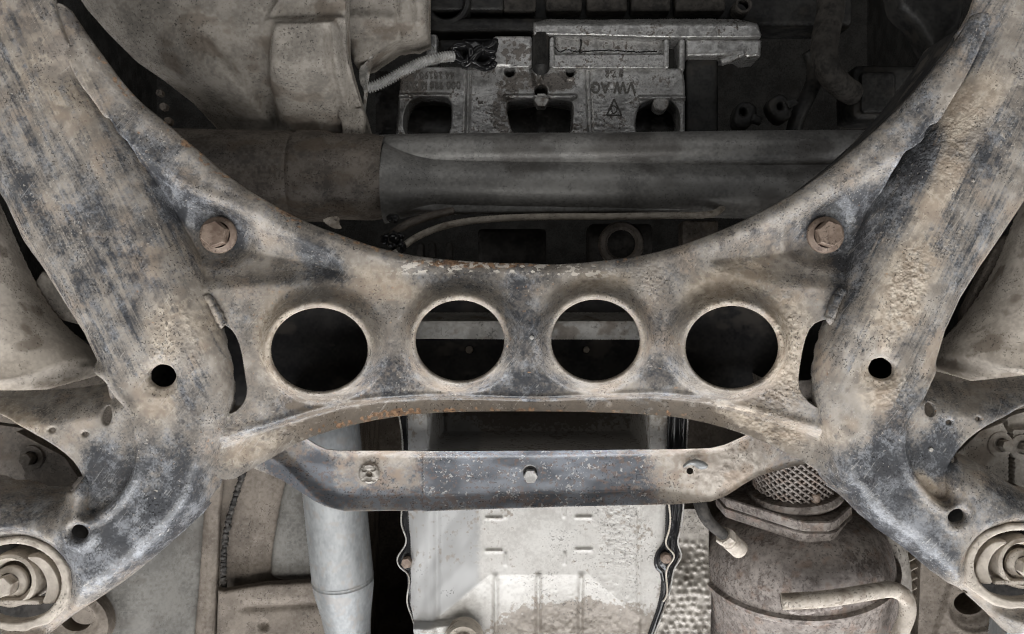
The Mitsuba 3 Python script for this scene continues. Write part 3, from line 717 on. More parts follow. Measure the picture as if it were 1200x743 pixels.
PAN = np.array([(474, 440), (790, 440), (790, 600), (786, 640), (783, 670), (779, 705), (770, 740), (755, 800), (500, 800), (487, 743), (480, 705), (478, 670), (475, 640), (474, 600)], float)
put('oil_pan__pan', stamp(PAN, d=PD, H=pan_h, wall=40, s=1.7), M_PAN, 40)
GL = np.array([(466, 440), (466, 486), (472, 505), (472, 560), (471, 596), (471, 615), (476, 634), (472, 645), (466.5, 655), (470, 665), (477, 671), (477.5, 705), (482, 720), (488, 743), (500, 800), (520, 800), (499, 743), (486, 705), (484, 680), (493, 665), (493, 652), (484, 637), (478, 615), (478, 560), (478, 505), (476, 440)], float)
put('oil_pan__flange', stamp(chaikin(GL, 1), d=PD + 6, H=lambda u, v, e: quarter(e, 1.6, 2) + 1 * (nz(u, v, 12, 2) - .5), wall=4, s=2), M_GLOSS, 40)
GR = np.array([(785, 440), (783, 490), (781, 591), (780.5, 624), (778, 638), (768, 649), (766, 665), (776, 674), (774, 703), (760, 743), (740, 800), (756, 800), (770, 734), (780.5, 707), (787, 679), (791, 664), (798, 651), (794, 637), (796, 624), (801, 591), (806, 490), (806, 440)], float)
put('oil_pan__flange', stamp(chaikin(GR, 1), d=PD - 4, H=lambda u, v, e: quarter(e, 2.2, 3) + 3 * np.exp(-((e - 6) / 1.6) ** 2), wall=4, s=1.6), M_GLOSS, 40)


def strip(line, d, w, th, key, m, sides=8):
    P = np.array([at(u, v, d) for u, v in line])
    return put(key, tube(spline(P, 90), w, sides), m, True)


strip([(466, 440), (467, 484), (471, 510), (471, 560), (470.5, 600), (471, 617), (476, 634), (471, 645), (465.5, 655), (469, 665), (476.5, 671), (477, 705), (481.5, 720), (488, 743), (500, 800)], PD + 4, .0011, 0, 'oil_pan__seam_edge', M_EDGE)
strip([(806, 440), (806, 490), (802, 575), (801, 591), (796.5, 624), (794.5, 637), (798.5, 651), (791.5, 664), (787.5, 679), (781, 707), (770.5, 734), (757, 800)], PD - 5, .0011, 0, 'oil_pan__seam_edge', M_EDGE)
strip([(787, 530), (785, 600), (783, 625), (781, 639), (790, 651), (783, 664), (781, 680), (777, 705)], PD - 7, .0012, 0, 'oil_pan__seam_edge', M_LINE)
put('oil_pan__bolt', hexhead(at(477, 658, PD + 4), .0068, .009, .2), M_BOLT, 25)
put('oil_pan__bolt', lathe([(0, -.002), (.0068, -.002), (.0066, .004), (.005, .006), (0, .0065)], at(780, 653.5, PD - 5), (0, 0, -1), 24), M_BOLT, 30)
put('oil_pan__drain_boss', lathe([(0, .012), (.010, .012), (.014, .004), (.020, .004), (.024, -.004), (.024, -.02)], at(543, 752, PD - 14), (0, 0, -1), 40), M_RING, 35)

# ------------------------------------------------------------------ grey shaft tube and underbody panels, lower left
ax0, ax1 = at(381, 470, 1120), at(413, 790, 1185)
dv = ax1 - ax0; L = np.linalg.norm(dv)
prof = [(.0415, -.02), (.0415, .245), (.0425, .2470), (.0405, .2485), (.0405, .2505), (.0415, .252), (.0405, .262), (.0385, .275), (.034, .300), (.0305, .33), (.030, .40)]
put('shaft_tube', lathe(prof, ax0, dv, 64), M_PROP, 35)
UD = 1220
SILL = np.array([(60, 560), (225, 545), (240, 600), (236, 640), (232, 700), (228, 800), (60, 800)], float)
put('floor_panel__sill', stamp(SILL, [ellipse(97, 722, 32, 28)], d=UD - 40, H=lambda u, v, e: 46 * sstep(150, 232, u) ** 1.3 + quarter(np.maximum(u - 110, 0) + 200 * (v < 640), 24, 10) + 2 * (nz(u, v, 40, 3) - .5), wall=4, s=5), M_SILL, 40)
FL = np.array([(228, 540), (262, 540), (256, 600), (253, 690), (250, 800), (222, 800), (232, 690), (238, 600)], float)
put('floor_panel__seam_flange', stamp(FL, d=UD - 8, H=lambda u, v, e: quarter(e, 5, 5) - 3 * np.exp(-((u - 246 + .02 * (v - 600)) / 3.0) ** 2) + 2 * (nz(u, v, 12, 5) - .5), wall=6, s=3), M_FLOOR, 40)
put('floor_panel__floor', stamp(np.array([(248, 520), (420, 520), (420, 690), (250, 690)], float), d=UD + 6, H=lambda u, v, e: 6 * sstep(305, 340, u) - 2.2 * np.exp(-((u - 296 - .12 * (640 - v)) / 3.5) ** 2) + 1.8 * (nz(u, v, 16, 3) - .5), wall=4, s=4), M_FLOOR, 40)
put('floor_panel__clean_patch', stamp(chaikin(np.array([(334, 560), (345, 545), (400, 545), (400, 676), (318, 684), (316, 660), (322, 620)]), 2), d=UD - 2, H=lambda u, v, e: quarter(e, 10, 6), wall=8, s=4), M_SILL, 40)
LOW = np.array([(254, 690), (262, 692), (285, 688), (310, 684), (340, 683), (370, 681), (420, 680), (420, 800), (250, 800)], float)
put('floor_panel__lower_panel', stamp(LOW, d=UD - 22, H=lambda u, v, e: quarter(e, 5, 7) + 5 * np.exp(-((v - 712 + .06 * (u - 290)) / 5) ** 2) * sstep(278, 290, u) + 7 * (1 - sstep(3, 8, np.hypot(u - 309, v - 733))) + 1.6 * (nz(u, v, 18, 3) - .5), wall=6, s=3), M_FLOOR, 40)
sealp = np.array([at(u, v, UD - 6) for u, v in [(288, 545), (278, 575), (268, 610), (263, 640), (262, 670), (262, 690)]])
sp = spline(sealp, 120); sp += rng.normal(0, .0006, sp.shape)
put('floor_panel__sealant_bead', tube(sp, .0032 + .0018 * rng.random(120), 8), M_RUBBER, True)
put('floor_panel__drain_boss', stamp(ellipse(78, 735, 46, 40), [ellipse(86, 728, 18.5, 14)], d=UD - 70, H=lambda u, v, e: 7 * np.clip(1 - e / 22, 0, 1) + 1.5 * (nz(u, v, 8, 3) - .5) - 2 * np.exp(-((np.hypot((u - 78) / 46, (v - 735) / 40) - .82) / .05) ** 2), wall=26, s=2.6), M_FLOOR, 40)

# ------------------------------------------------------------------ pressed arm covers at the two sides
CL = np.array([(-70, 180), (-30, 200), (0, 267), (17, 307), (40, 351), (67, 385), (90, 405), (108, 424), (112, 432), (104, 440), (84, 448), (67, 453), (34, 462), (0, 466.5), (-70, 468)], float)
CR = np.array([(1270, 170), (1230, 200), (1200, 257), (1186, 297), (1169, 331), (1142, 371), (1119, 398), (1100, 424), (1098, 431), (1106, 436), (1117, 439), (1149, 450), (1170, 454), (1200, 455), (1270, 456)], float)


def cover_h(top, low):
    top, low = chaikin(top, 3, False), chaikin(low, 3, False)

    def h(u, v, e):
        a = pdist(u, v, top); b = pdist(u, v, low)
        return quarter(a, 62, 62) + quarter(b, 8, 12) + 9 * (1 - sstep(14, 24, b)) - 2.5 * np.exp(-((b - 5) / 2.2) ** 2) + 16 * np.clip(1 - b / 90, 0, 1) ** 2 + 2 * (nz(u, v, 60, 4, 2) - .5)
    return h


put('arm_cover', stamp(chaikin(CL, 2), d=1040, H=cover_h(CL[:10], CL[9:]), wall=14, s=3, sd=1090), M_DUST, 50)
put('arm_cover_001', stamp(chaikin(CR, 2), d=1040, H=cover_h(CR[:9], CR[8:]), wall=14, s=3, sd=1090), M_DUST, 50)
put('link_bracket', stamp(chaikin(np.array([(40, 330), (52, 312), (90, 360), (110, 385), (60, 372), (36, 345)]), 1), d=1120, H=lambda u, v, e: quarter(e, 4, 4), wall=10, s=4), M_CASE, 40)
put('link_bracket_001', stamp(chaikin(np.array([(1160, 300), (1180, 270), (1200, 285), (1150, 372), (1120, 385)]), 1), d=1130, H=lambda u, v, e: quarter(e, 4, 4), wall=10, s=4), M_TUBE, 40)
# suspension arm behind each gusset
put('knuckle__body', stamp(np.array([(-60, 495), (20, 506), (75, 535), (92, 560), (60, 600), (-60, 600)], float), d=1090, H=lambda u, v, e: 26 * (u < 17 + .22 * (v - 510)) + 2 * (nz(u, v, 14, 3) - .5), wall=20, s=4), M_TUBE, 40)
put('knuckle__bolt', join(hexhead(at(36, 537, 1090), .0085, .014, .2), lathe([(0, -.002), (.016, -.002), (.015, .003), (.009, .003)], at(38, 536, 1090), (0, 0, -1), 32)), M_TUBE, 25)
put('knuckle_001__body', stamp(np.array([(1260, 470), (1200, 486), (1150, 505), (1118, 535), (1140, 590), (1260, 600)], float), d=1090, H=lambda u, v, e: 14 * ((np.abs(u - 1184 - .03 * (v - 500)) < 2)) + 12 * (v < 503) * (u > 1178) + 2 * (nz(u, v, 14, 3) - .5), wall=20, s=3), M_CASE, 40)
for u, v in ((1172, 521), (1197, 524)):
    put('knuckle_001__bolt', join(hexhead(at(u + 2, v, 1090), .0075, .014, .2), lathe([(0, -.002), (.0165, -.002), (.0160, .002), (.012, .003), (.009, .003)], at(u, v, 1090), (0, 0, -1), 32)), M_CASE, 25)

# ------------------------------------------------------------------ exhaust with flange, flexible braid and catalytic converter, lower right
ca, cb = at(931, 600, 1160), at(938, 860, 1255)
cd = (cb - ca) / np.linalg.norm(cb - ca)
BR = .128
cone = lathe([(.070, -.004), (.088, .004), (.103, .016), (.115, .032), (.123, .052), (BR - .001, .070), (BR, .078)], ca, cd, 96)
put('catalytic_converter__cone', cone, M_CAT, 40)
put('catalytic_converter__can', lathe([(BR, .074), (BR + .0055, .0765), (BR + .0055, .082), (BR + .0012, .086), (BR + .0015, .40)], ca, cd, 96), M_CAT, 35)


def slab(pts, o, x, y, n, t0, t1, b=.0015):
    """polygon in the plane (x, y) at o, extruded along n from t0 to t1, bevelled"""
    P = Polygon(pts)
    layers = []
    for off, t in ((-b, t0), (0, t0 + b), (0, t1 - b), (-b, t1)):
        q = np.array(P.buffer(off, join_style=2).exterior.coords)[:-1] if off else np.array(P.exterior.coords)[:-1]
        c = P.centroid; q = (np.array(pts) - [c.x, c.y]) * (1 + off / .06) + [c.x, c.y]
        layers.append(np.array([o + x * a + y * bb + n * t for a, bb in q]))
    m = len(pts); V = np.vstack(layers + [layers[0].mean(0)[None], layers[-1].mean(0)[None]])
    F = []
    for l in range(3):
        for i in range(m):
            A, B = l * m + i, l * m + (i + 1) % m
            F += [(A, B, B + m), (A, B + m, A + m)]
    for i in range(m):
        F += [((i + 1) % m, i, 4 * m), (3 * m + i, 3 * m + (i + 1) % m, 4 * m + 1)]
    return trimesh.Trimesh(V, F, process=False)


ex = np.array([1.0, 0, 0]); ez = np.cross(cd, ex); ez = -ez if ez[2] > 0 else ez          # ez points to the camera
fl = [(-.102, -.020), (-.097, .012), (-.022, .074), (-.010, .079), (.020, .079), (.030, .074), (.066, .034), (.069, .012), (.069, -.060), (-.02, -.07)]
put('catalytic_converter__flange', slab(fl, ca, ex, ez, -cd, -.002, .0125), M_CAT, 25)
put('catalytic_converter__flange', slab([(a * .985, b * .985 + .0008) for a, b in fl], ca, ex, ez, -cd, .0135, .028), M_CAT, 25)
fc = ca + ex * .012 + ez * .050 - cd * .028
put('catalytic_converter__flange_bolt', join(hexhead(fc, .0105, .014, .2, .0125, -cd), lathe([(.0065, .012), (.0065, .024), (.0055, .026), (0, .026)], fc, -cd, 20)), M_BOLT, 25)
put('catalytic_converter__flange_bolt', hexhead(ca + ex * .004 + ez * .058 + cd * .002, .011, .007, .1, None, cd), M_CAT, 25)
# braided flexible pipe above the flange
bo = ca - cd * .028
put('flex_pipe__core', lathe([(.050, 0), (.050, .18)], bo - cd * .0, -cd, 48), M_TUBE, 40)
wires = []
for k in range(30):
    for sg in (-1, 1):
        t = np.linspace(0, 1, 40)
        a = 2 * math.pi * k / 30 + sg * t * 3.2
        h = .012 + t * .14
        P = bo - cd * h[:, None] + .0535 * (np.cos(a)[:, None] * ex + np.sin(a)[:, None] * ez) + (.0008 * sg) * (np.cos(a)[:, None] * ex + np.sin(a)[:, None] * ez)
        wires.append(tube(P + rng.normal(0, .00025, P.shape), .0017, 6, False))
put('flex_pipe__braid', join(*wires), M_CAT, True)
put('flex_pipe__collar', lathe([(.050, .0), (.064, .001), (.066, .006), (.062, .012), (.052, .014)], bo, -cd, 48), M_CAT, 35)
# bent hanger rod welded on the can
HR = [at(916, 705, 1028), at(935, 704, 1026), at(965, 702, 1025), at(1000, 697, 1030), at(1030, 692, 1042), at(1050, 692, 1056), at(1062, 702, 1064), at(1064, 716, 1066), at(1058, 735, 1068), at(1052, 770, 1070)]
put('catalytic_converter__hanger_rod', tube(spline(HR, 80), .0098, 20), M_RING, True)
put('catalytic_converter__weld', tube(spline([at(925, 711, 1032), at(945, 714, 1034), at(965, 710, 1034), at(985, 708, 1036)], 30) + rng.normal(0, .0006, (30, 3)), .0065, 10), M_CAT, True)
# oxygen sensor
so = at(862, 640, 1085); sd = at(840, 620, 1060) - so; sd /= np.linalg.norm(sd)
put('oxygen_sensor__body', lathe([(0, -.01), (.0115, -.01), (.0115, .016), (.0105, .017), (.0105, .020)], so, sd, 32), M_RING, 35)
put('oxygen_sensor__nut', lathe([(.008, .0205), (.0125, .0205), (.0125, .030), (.011, .032), (.006, .032)], so, sd, 6, .3), M_RING, 20)
sc = so + sd * .030
put('oxygen_sensor__cable', tube(spline([sc, sc + sd * .012, at(829, 609, 1060), at(822, 595, 1062), at(818, 575, 1075)], 40), np.linspace(.0068, .0088, 40), 16), M_RUBBER, True)
# foil heat shield left of the converter: embossed dimples
dim = [(770 + 9.2 * i + 4.6 * (j % 2), 640 + 8.0 * j) for j in range(20) for i in range(7)]


def foil_h(u, v, e):
    tr = cKDTree(np.array(dim) + rng.normal(0, 1.2, (len(dim), 2)))
    q = tr.query(np.stack([u, v], 1))[0]
    return -3.6 * np.exp(-(q / 2.8) ** 2) * (.5 + nz(u, v, 11, 6)) + 4 * (nz(u, v, 16, 4) - .5) + 18 * sstep(700, 640, v)


put('heat_shield', stamp(np.array([(765, 600), (835, 600), (832, 800), (750, 800)], float), d=1150, H=foil_h, wall=2, s=1.7), M_FOIL, 50)
# hoses and pleated foil right of the converter
put('hose', tube(spline([at(1003, 560, 1170), at(1008, 600, 1170), at(1006, 640, 1170), at(1003, 660, 1180)], 30), .012, 18), M_TUBE, True)
put('hose_001', tube(spline([at(1030, 590, 1180), at(1045, 630, 1175), at(1053, 670, 1170), at(1054, 720, 1165), at(1048, 780, 1165)], 40), .0155, 18), M_CASE, True)


def pleat_h(u, v, e):
    return 7 * np.sin((v + 3 * np.sin(u / 5)) / 1.9) + 3 * (nz(u, v, 5, 4) - .5)


put('pleated_foil', stamp(np.array([(1056, 640), (1088, 655), (1084, 705), (1060, 700)], float), d=1185, H=pleat_h, wall=2, s=1.3), M_RING, 60)
UR = np.array([(1080, 640), (1260, 640), (1260, 820), (1066, 820), (1076, 740)], float)
put('floor_panel_001__floor', stamp(UR, [ellipse(1134, 706, 17.5, 13.5)], d=UD - 50, H=lambda u, v, e: 6 * np.clip(1 - np.abs(np.hypot((u - 1138) / 34, (v - 712) / 30) - .9) / .12, 0, 1) * (v > 690) * -.5 - 7 * sstep(-1, 1.5, u - 1111 + .30 * (v - 685)) + 4 * (1 - sstep(18, 30, np.hypot(u - 1134, (v - 706) * 1.2))) + 1.6 * (nz(u, v, 14, 3) - .5), wall=60, s=2.6), M_FLOOR, 40)
put('lift_pad', stamp(np.array([(1184, 712), (1260, 748), (1260, 820), (1172, 820)], float), d=1080, H=lambda u, v, e: quarter(e, 2, 2), wall=40, s=4), M_PROP, 30)

# ------------------------------------------------------------------ gearbox casing, upper left
CASE = np.array([(40, -60), (72, -10), (100, 22), (130, 52), (165, 76), (195, 100), (225, 140), (245, 190), (440, 190), (424, 150), (414, 100), (406, 60), (404, -60)], float)


def case_h(u, v, e):
    left = pdist(u, v, CASE[:8])
    h = quarter(left, 70, 80)
    # bell rising to the picture's upper left, with a fold running down to the right
    fold = (u - 232) * .80 + (35 - v) * .58          # distance right of the fold line
    h = h + 24 * sstep(-4, 12, fold) * sstep(10, 60, v - .2 * (u - 230)) * sstep(330, 300, u)
    h = h + 75 * sstep(70, 150, v)
    boss = sdf(u, v, np.array([(322, 27), (398, 25), (412, 150), (308, 150), (310, 90)], float))
    h = h - 20 * sstep(-4, 8, boss)
    h = h - 8 * np.exp(-((v - 25 + .02 * (u - 320)) / 3.2) ** 2) * sstep(308, 318, u) * sstep(408, 398, u)
    h = h + 12 * np.exp(-((u - 386 - .06 * (v - 30)) / 4.5) ** 2) * sstep(28, 44, v)
    h = h - 7 * np.exp(-((u - 330 + .62 * (v - 0)) / 4.5) ** 2) * sstep(26, 14, v)
    h = h + 3.5 * np.exp(-(pdist(u, v, np.array([(231, 34), (236, 52), (250, 66)])) / 1.6) ** 2)
    return h + 5 * (nz(u, v, 30, 2) - .5) + 1.5 * (nz(u, v, 6, 7) - .5)


put('gearbox__bell', stamp(CASE, d=1150, H=case_h, wall=30, s=2.8), M_CASE, 50)
put('gearbox__housing', stamp(np.array([(400, -60), (500, -60), (499, 36), (486, 42), (462, 44), (440, 58), (430, 66), (412, 70), (404, 40)], float), d=1200,
    H=lambda u, v, e: quarter(e, 8, 12) + 10 * sstep(36, 44, v + .12 * (u - 400)) - 8 * np.exp(-((v - 24) / 9) ** 2) * sstep(470, 460, u) + 6 * np.exp(-((u - 466) / 2.5) ** 2) + 6 * np.exp(-((u - 484) / 2) ** 2) + 3 * (nz(u, v, 9, 3) - .5), wall=60, s=2.4), M_CASE, 45)
put('gearbox__ear', stamp(chaikin(np.array([(396, 108), (412, 112), (416, 128), (424, 124), (428, 140), (420, 175), (398, 175), (402, 150), (394, 130)]), 1), d=1190, H=lambda u, v, e: quarter(e, 3, 4), wall=12, s=2.2), M_CASE, 40)
put('gearbox__torn_gasket', stamp(chaikin(np.array([(421, 78), (428, 74), (437, 62), (436, 76), (432, 92), (431, 108), (429, 122), (428, 138), (425, 138), (426, 118), (427, 106), (421, 96)]), 1), d=1215, H=lambda u, v, e: 4 * (nz(u, v, 5, 3) - .5), wall=2, s=1.4), M_EDGE, 40)

# ------------------------------------------------------------------ transverse axle tube and hydraulic lines
ta, tb = at(180, 203, 1200), at(1010, 219, 1200)
td = tb - ta; TL = np.linalg.norm(td)
k = 1.2e-3
prof = [(52 * k, 0), (52 * k, 160 * k), (50 * k, 166 * k), (53 * k, 172 * k), (53 * k, 205 * k), (50 * k, 212 * k), (50 * k, 258 * k), (47 * k, 272 * k), (41 * k, 290 * k), (36 * k, 310 * k), (33 * k, 330 * k), (33 * k, 830 * k)]
put('axle_tube__wide_end', lathe(prof[:8], ta, td, 72), M_TUBE, 30)
put('axle_tube__narrow_tube', lathe(prof[7:], ta + np.array([0, .008, 0]), td, 72), M_AXLE, 30)
put('axle_tube__guard', tube(spline([at(430, 180, 1210), at(520, 178, 1195), at(700, 177, 1192), at(960, 174, 1192), at(1010, 174, 1200)], 40), .0255, 40), M_AXLE, 40)
put('axle_tube__lower_flange', stamp(np.array([(478, 246), (500, 236), (540, 233), (960, 232), (960, 246), (520, 250)], float), d=1176, H=lambda u, v, e: quarter(e, 3, 5) + 2 * (nz(u, v, 14, 3) - .5), wall=10, s=3), M_AXLE, 40)
L1 = [at(460, 300, 1120), at(467, 293, 1125), at(480, 283, 1132), at(496, 274, 1140), at(524, 264, 1145), at(565, 257.5, 1148), (at(618, 254.5, 1148)), at(730, 253.5, 1148), at(800, 252.5, 1150), at(832, 251, 1153), at(846, 244, 1175), at(852, 232, 1200)]
put('hydraulic_line', tube(spline(L1, 120), .0046, 14), M_LINE, True)
L2 = [at(455, 280, 1150), at(464, 271, 1152), at(484, 260, 1158), at(505, 253, 1165), at(530, 247, 1180)]
put('hydraulic_line_001', tube(spline(L2, 60), .0056, 14), M_TUBE, True)
put('torn_tape', stamp(chaikin(np.array([(377, 257.5), (386, 254), (398, 253), (397, 262), (402, 268.5), (392, 268), (384, 264)]), 1), d=1120, H=lambda u, v, e: 5 * (nz(u, v, 6, 3) - .5), wall=1, s=1.4), M_DUST, 40)
blob_m = []
for _ in range(26):
    u, v = (460 + rng.normal(0, 3), 253 + rng.random() * 10) if rng.random() < .35 else (462 + rng.normal(0, 6), 283 + rng.normal(0, 4))
    m = trimesh.creation.icosphere(2, .0035 + .003 * rng.random())
    m.vertices = m.vertices * (1 + .5 * rng.random(3)) + at(u, v, 1122 + rng.normal(0, 3))
    blob_m.append(m)
put('pipe_clip', join(*blob_m), M_GLOSS, True)

# ------------------------------------------------------------------ engine sump block, upper middle
ED = 1290


def eblock(key, u0, v0, u1, v1, d, depth, m=M_SUMP, b=2.0, s=4, tilt=None, corner=2.0):
    return put(key, bevbox(u0, v0, u1, v1, d, depth, b, s, tilt, corner), m, 40)


BAYS = [chaikin(np.array([(598, 117.5), (668, 117.5), (673, 124), (668, 168), (604, 168), (592, 124)], float), 2), chaikin(np.array([(474, 114), (520, 113), (530, 120), (527, 168), (472, 168)], float), 2),
        chaikin(np.array([(752, 117), (797, 117), (797, 168), (748, 168), (744, 140)], float), 2)]
BORES = [(634, 107, 7.5), (597, 84, 6), (668.5, 85, 5)]


def lower_h(u, v, e):
    h = quarter(e, 2, 2)
    for x0, x1 in ((546.5, 544.5), (551.5, 549.5), (687, 690), (691.5, 694.5)):
        xx = x0 + (x1 - x0) * (v - 80) / 75
        h = h + 2.4 * np.exp(-((u - xx) / 1.1) ** 2)
    h = h - 1.6 * np.exp(-((u - 549 + 2 * (v - 80) / 75) / 1.2) ** 2)
    h = h - 8 * np.exp(-((v - 114.0) / 2.2) ** 2) * sstep(588, 594, u) * sstep(678, 672, u)
    h = h - 6 * np.exp(-((v - 112.5) / 2.0) ** 2) * sstep(460, 466, u) * sstep(530, 526, u) - 6 * np.exp(-((v - 115) / 2.0) ** 2) * sstep(746, 750, u)
    for x, y, r in BORES:
        q = np.hypot(u - x, v - y)
        h = h - 2.2 * np.exp(-((q - r - 2) / 1.6) ** 2)
    h = h + 6 * np.exp(-((u - 628 - .3 * (v - 90)) / 4) ** 2) * (v < 101)
    h = h - 2.2 * (nz(u, v, 7, 9) - .45) * (1 - sstep(.6, 1.2, np.hypot((u - 620) / 40, (v - 97) / 16)))
    return h + 2 * (nz(u, v, 10, 3) - .5) * (v > 150) + 1.0 * (nz(u, v, 16, 5) - .5)


put('engine_sump__lower_block', stamp(np.array([(470, 84), (478, 78), (500, 78), (515, 78), (800, 80), (803, 100), (803, 180), (462, 180)], float), BAYS + [ellipse(*b, b[2]) for b in BORES], d=ED, H=lower_h, wall=60, s=1.5), M_SUMP, 40)
put('engine_sump__bay_back', stamp(np.array([(440, 84), (800, 84), (800, 180), (440, 180)], float), d=ED + 52, H=lambda u, v, e: 10 * (nz(u, v, 22, 3) - .5) - 14 * np.exp(-((u - 634) / 16) ** 2), wall=4, s=4), M_BAY_SHADE, 40)
put('engine_sump__bay_bolt', hexhead(at(634, 121, ED + 14), .0115, .02, .0), M_STEEL, 25)
put('engine_sump__bay_bolt', lathe([(0, -.01), (.012, -.01), (.012, .014), (.010, .016), (0, .016)], at(773, 124, ED + 12), (0, 0, -1), 28), M_STEEL, 30)
eblock('engine_sump__panel', 578, 42, 623, 79, ED - 6, 40, tilt=lambda u, v: 1.5 * (nz(u, v, 10, 3) - .5) + 3 * sstep(74, 79, v) * (u < 600))
put('engine_sump__stud', tube(np.array([at(634, y, ED - 4 + 1.2 * (i % 2)) for i, y in enumerate(np.linspace(40, 79, 80))]), .0125 + .0006 * (np.arange(80) % 2), 22), M_BLACK, 30)
eblock('engine_sump__stud_washer', 627, 30, 642, 40, ED - 4, 20, M_BLACK, corner=4.9)
eblock('engine_sump__frame_post', 644, 43, 650, 79, ED - 12, 40)
eblock('engine_sump__tray', 650, 43, 782, 66, ED + 10, 30)
eblock('engine_sump__tray_edge', 646, 63, 780, 80, ED - 10, 40)
eblock('engine_sump__frame_post', 778, 45, 784, 80, ED - 12, 40)
eblock('engine_sump__frame_post', 796, 45, 803, 82, ED - 10, 40)
eblock('engine_sump__side_foot', 500, 40, 513, 75, ED - 2, 40)
ww = spline([at(652, 44, ED + 4), at(652, 58, ED + 2), at(656, 61, ED + 2), at(664, 58, ED + 2), at(672, 60, ED + 2), at(690, 60, ED + 2), at(710, 59, ED + 2), at(770, 60, ED + 2)], 80)
put('engine_sump__wire_clip', tube(ww + rng.normal(0, .0004, ww.shape), .0009, 8), M_BLACK, True)
put('engine_sump__wire_clip', tube(spline([at(680, 44, ED + 4), at(681, 52, ED + 3), at(679, 60, ED + 3)], 20), .0014, 8), M_BLACK, True)
UPB = np.array([(625, 24), (640, 18), (700, 19), (780, 18), (868, 18), (888, 26), (893, 40), (892, 44), (780, 44.5), (700, 42), (625, 40.5)], float)
put('engine_sump__upper_rail', stamp(UPB, d=ED - 14, H=lambda u, v, e: quarter(e, 2.5, 4) + 12 * sstep(30, 18, v) + 4 * (nz(u, v, 16, 3) - .5), wall=50, s=2.5), M_SUMP, 45)
put('engine_sump__end_lug', stamp(np.array([(804, 45), (893, 46), (892, 66), (876, 67), (870, 62), (845, 66), (838, 66), (804, 66)], float), d=ED - 8, H=lambda u, v, e: quarter(e, 3, 5) + 5 * (nz(u, v, 12, 3) - .5), wall=50, s=2.5), M_SUMP, 45)
put('engine_sump__rib', tube(spline([at(845, 73, ED + 2), at(858, 68, ED), at(872, 62, ED - 2)], 16), .006, 10), M_SUMP, True)
put('engine_sump__dark_side', bevbox(804, 66, 842, 180, ED + 10, 50, 4, 5, None, 6), M_BLACK, 40)


def words_on(key, text, u, v, d, h, wscale=1.0, m=M_LETTER):
    """raised cast letters, standing upside down on the casting as in the photograph"""
    t = meshkit.text_mesh(text, h, .004, True)
    V = t.vertices.copy()
    w = V[:, 0].max()
    c = at(u, v, d)
    # text +x runs to picture left, text +y to picture bottom, raised towards the lens
    t.vertices = np.stack([c[0] - (V[:, 0] - w / 2) * wscale, c[1] + (V[:, 1] - h / 2), c[2] + .001 - V[:, 2] * 1.0], 1)
    put(key, t, m, False)


words_on('engine_sump__lettering', 'VW AG', 719, 103, ED, .0155, .95)
words_on('engine_sump__lettering', 'S 7.2', 720, 87, ED, .0085, 1.0)
words_on('engine_sump__lettering', '000 928 M 101', 507, 100.5, ED, .0105, .8)
words_on('engine_sump__lettering', '44 15190 A', 508, 89, ED, .0095, .85)
tri = [at(719.5, 116.5, ED), at(728.5, 135, ED), at(711, 135, ED)]
put('engine_sump__triangle_mark', join(*[tube(np.array([tri[i], tri[(i + 1) % 3]]), .0013, 8) for i in range(3)]), M_LETTER, 30)
put('engine_sump__triangle_mark', tube(spline([at(716, 129, ED), at(719, 124, ED), at(723, 129, ED), at(719, 133, ED), at(717, 130, ED)], 30), .001, 8), M_LETTER, True)
# upper engine parts
eblock('engine_block__wall', 470, -60, 1000, 30, ED + 60, 60, M_BLACK, b=6, s=8)
eblock('engine_block__cover', 500, -60, 590, 12, ED + 30, 30, M_BLACK, b=4)
put('engine_block__port_ring', lathe([(.026, .0), (.030, -.006), (.036, -.006), (.038, .004), (.038, .03)], at(523, 2, ED + 22), (0, 0, 1), 40), M_BLACK, 35)
put('engine_block__port_ring', lathe([(.008, .0), (.0095, -.004), (.0125, -.004), (.0135, .004), (.0135, .03)], at(871, 6, ED + 20), (0, 0, 1), 32), M_RUBBER, 35)
for u0, u1 in ((590, 628), (640, 682), (688, 735), (740, 786), (792, 850)):
    eblock('engine_block__fin', u0, -60, u1, 13, ED + 34, 30, M_RUBBER, b=3)
eblock('engine_block__beam', 500, 20, 640, 38, ED + 16, 40, M_BLACK, b=7)
# corrugated conduit and wiring
cp = spline([at(428, 104, 1222), at(450, 96, 1222), at(470, 85, 1224), at(492, 74, 1228), at(512, 68, 1236), at(532, 66, 1248)], 270)
put('corrugated_conduit', tube(cp, (.0068) + .0014 * np.sin(np.arange(270) * 2 * math.pi / 7.5), 20), M_CONDUIT, True)
wr = []
for j in range(9):
    o = rng.normal(0, 2.6, (6, 2)); z0 = rng.normal(0, 4, 6)
    route = [(520, 68), (534, 66), (546, 74), (558, 62), (568, 56), (580, 50)] if j < 6 else [(530, 60), (540, 54), (552, 58), (556, 72), (566, 76), (580, 72)]
    wr.append(tube(spline([at(x + o[i, 0], y + o[i, 1], 1258 + z0[i]) for i, (x, y) in enumerate(route)], 50), .0030 + .0016 * rng.random(), 12))
for x, y in ((528, 67), (548, 71), (566, 57)):
    wr.append(trimesh.creation.torus(.0075, .0016)); wr[-1].apply_transform(trimesh.transformations.rotation_matrix(1.57, [0, 1, 0])); wr[-1].apply_translation(at(x, y, 1258))
put('wiring_bundle', join(*wr), M_GLOSS, True)
eblock('wiring_bundle__plug', 514, 46, 545, 66, 1270, 30, M_BLACK, b=4)
eblock('wiring_bundle__plug', 540, 44, 580, 78, 1274, 30, M_GLOSS, b=5, tilt=lambda u, v: 8 * (nz(u, v, 12, 3) - .5))
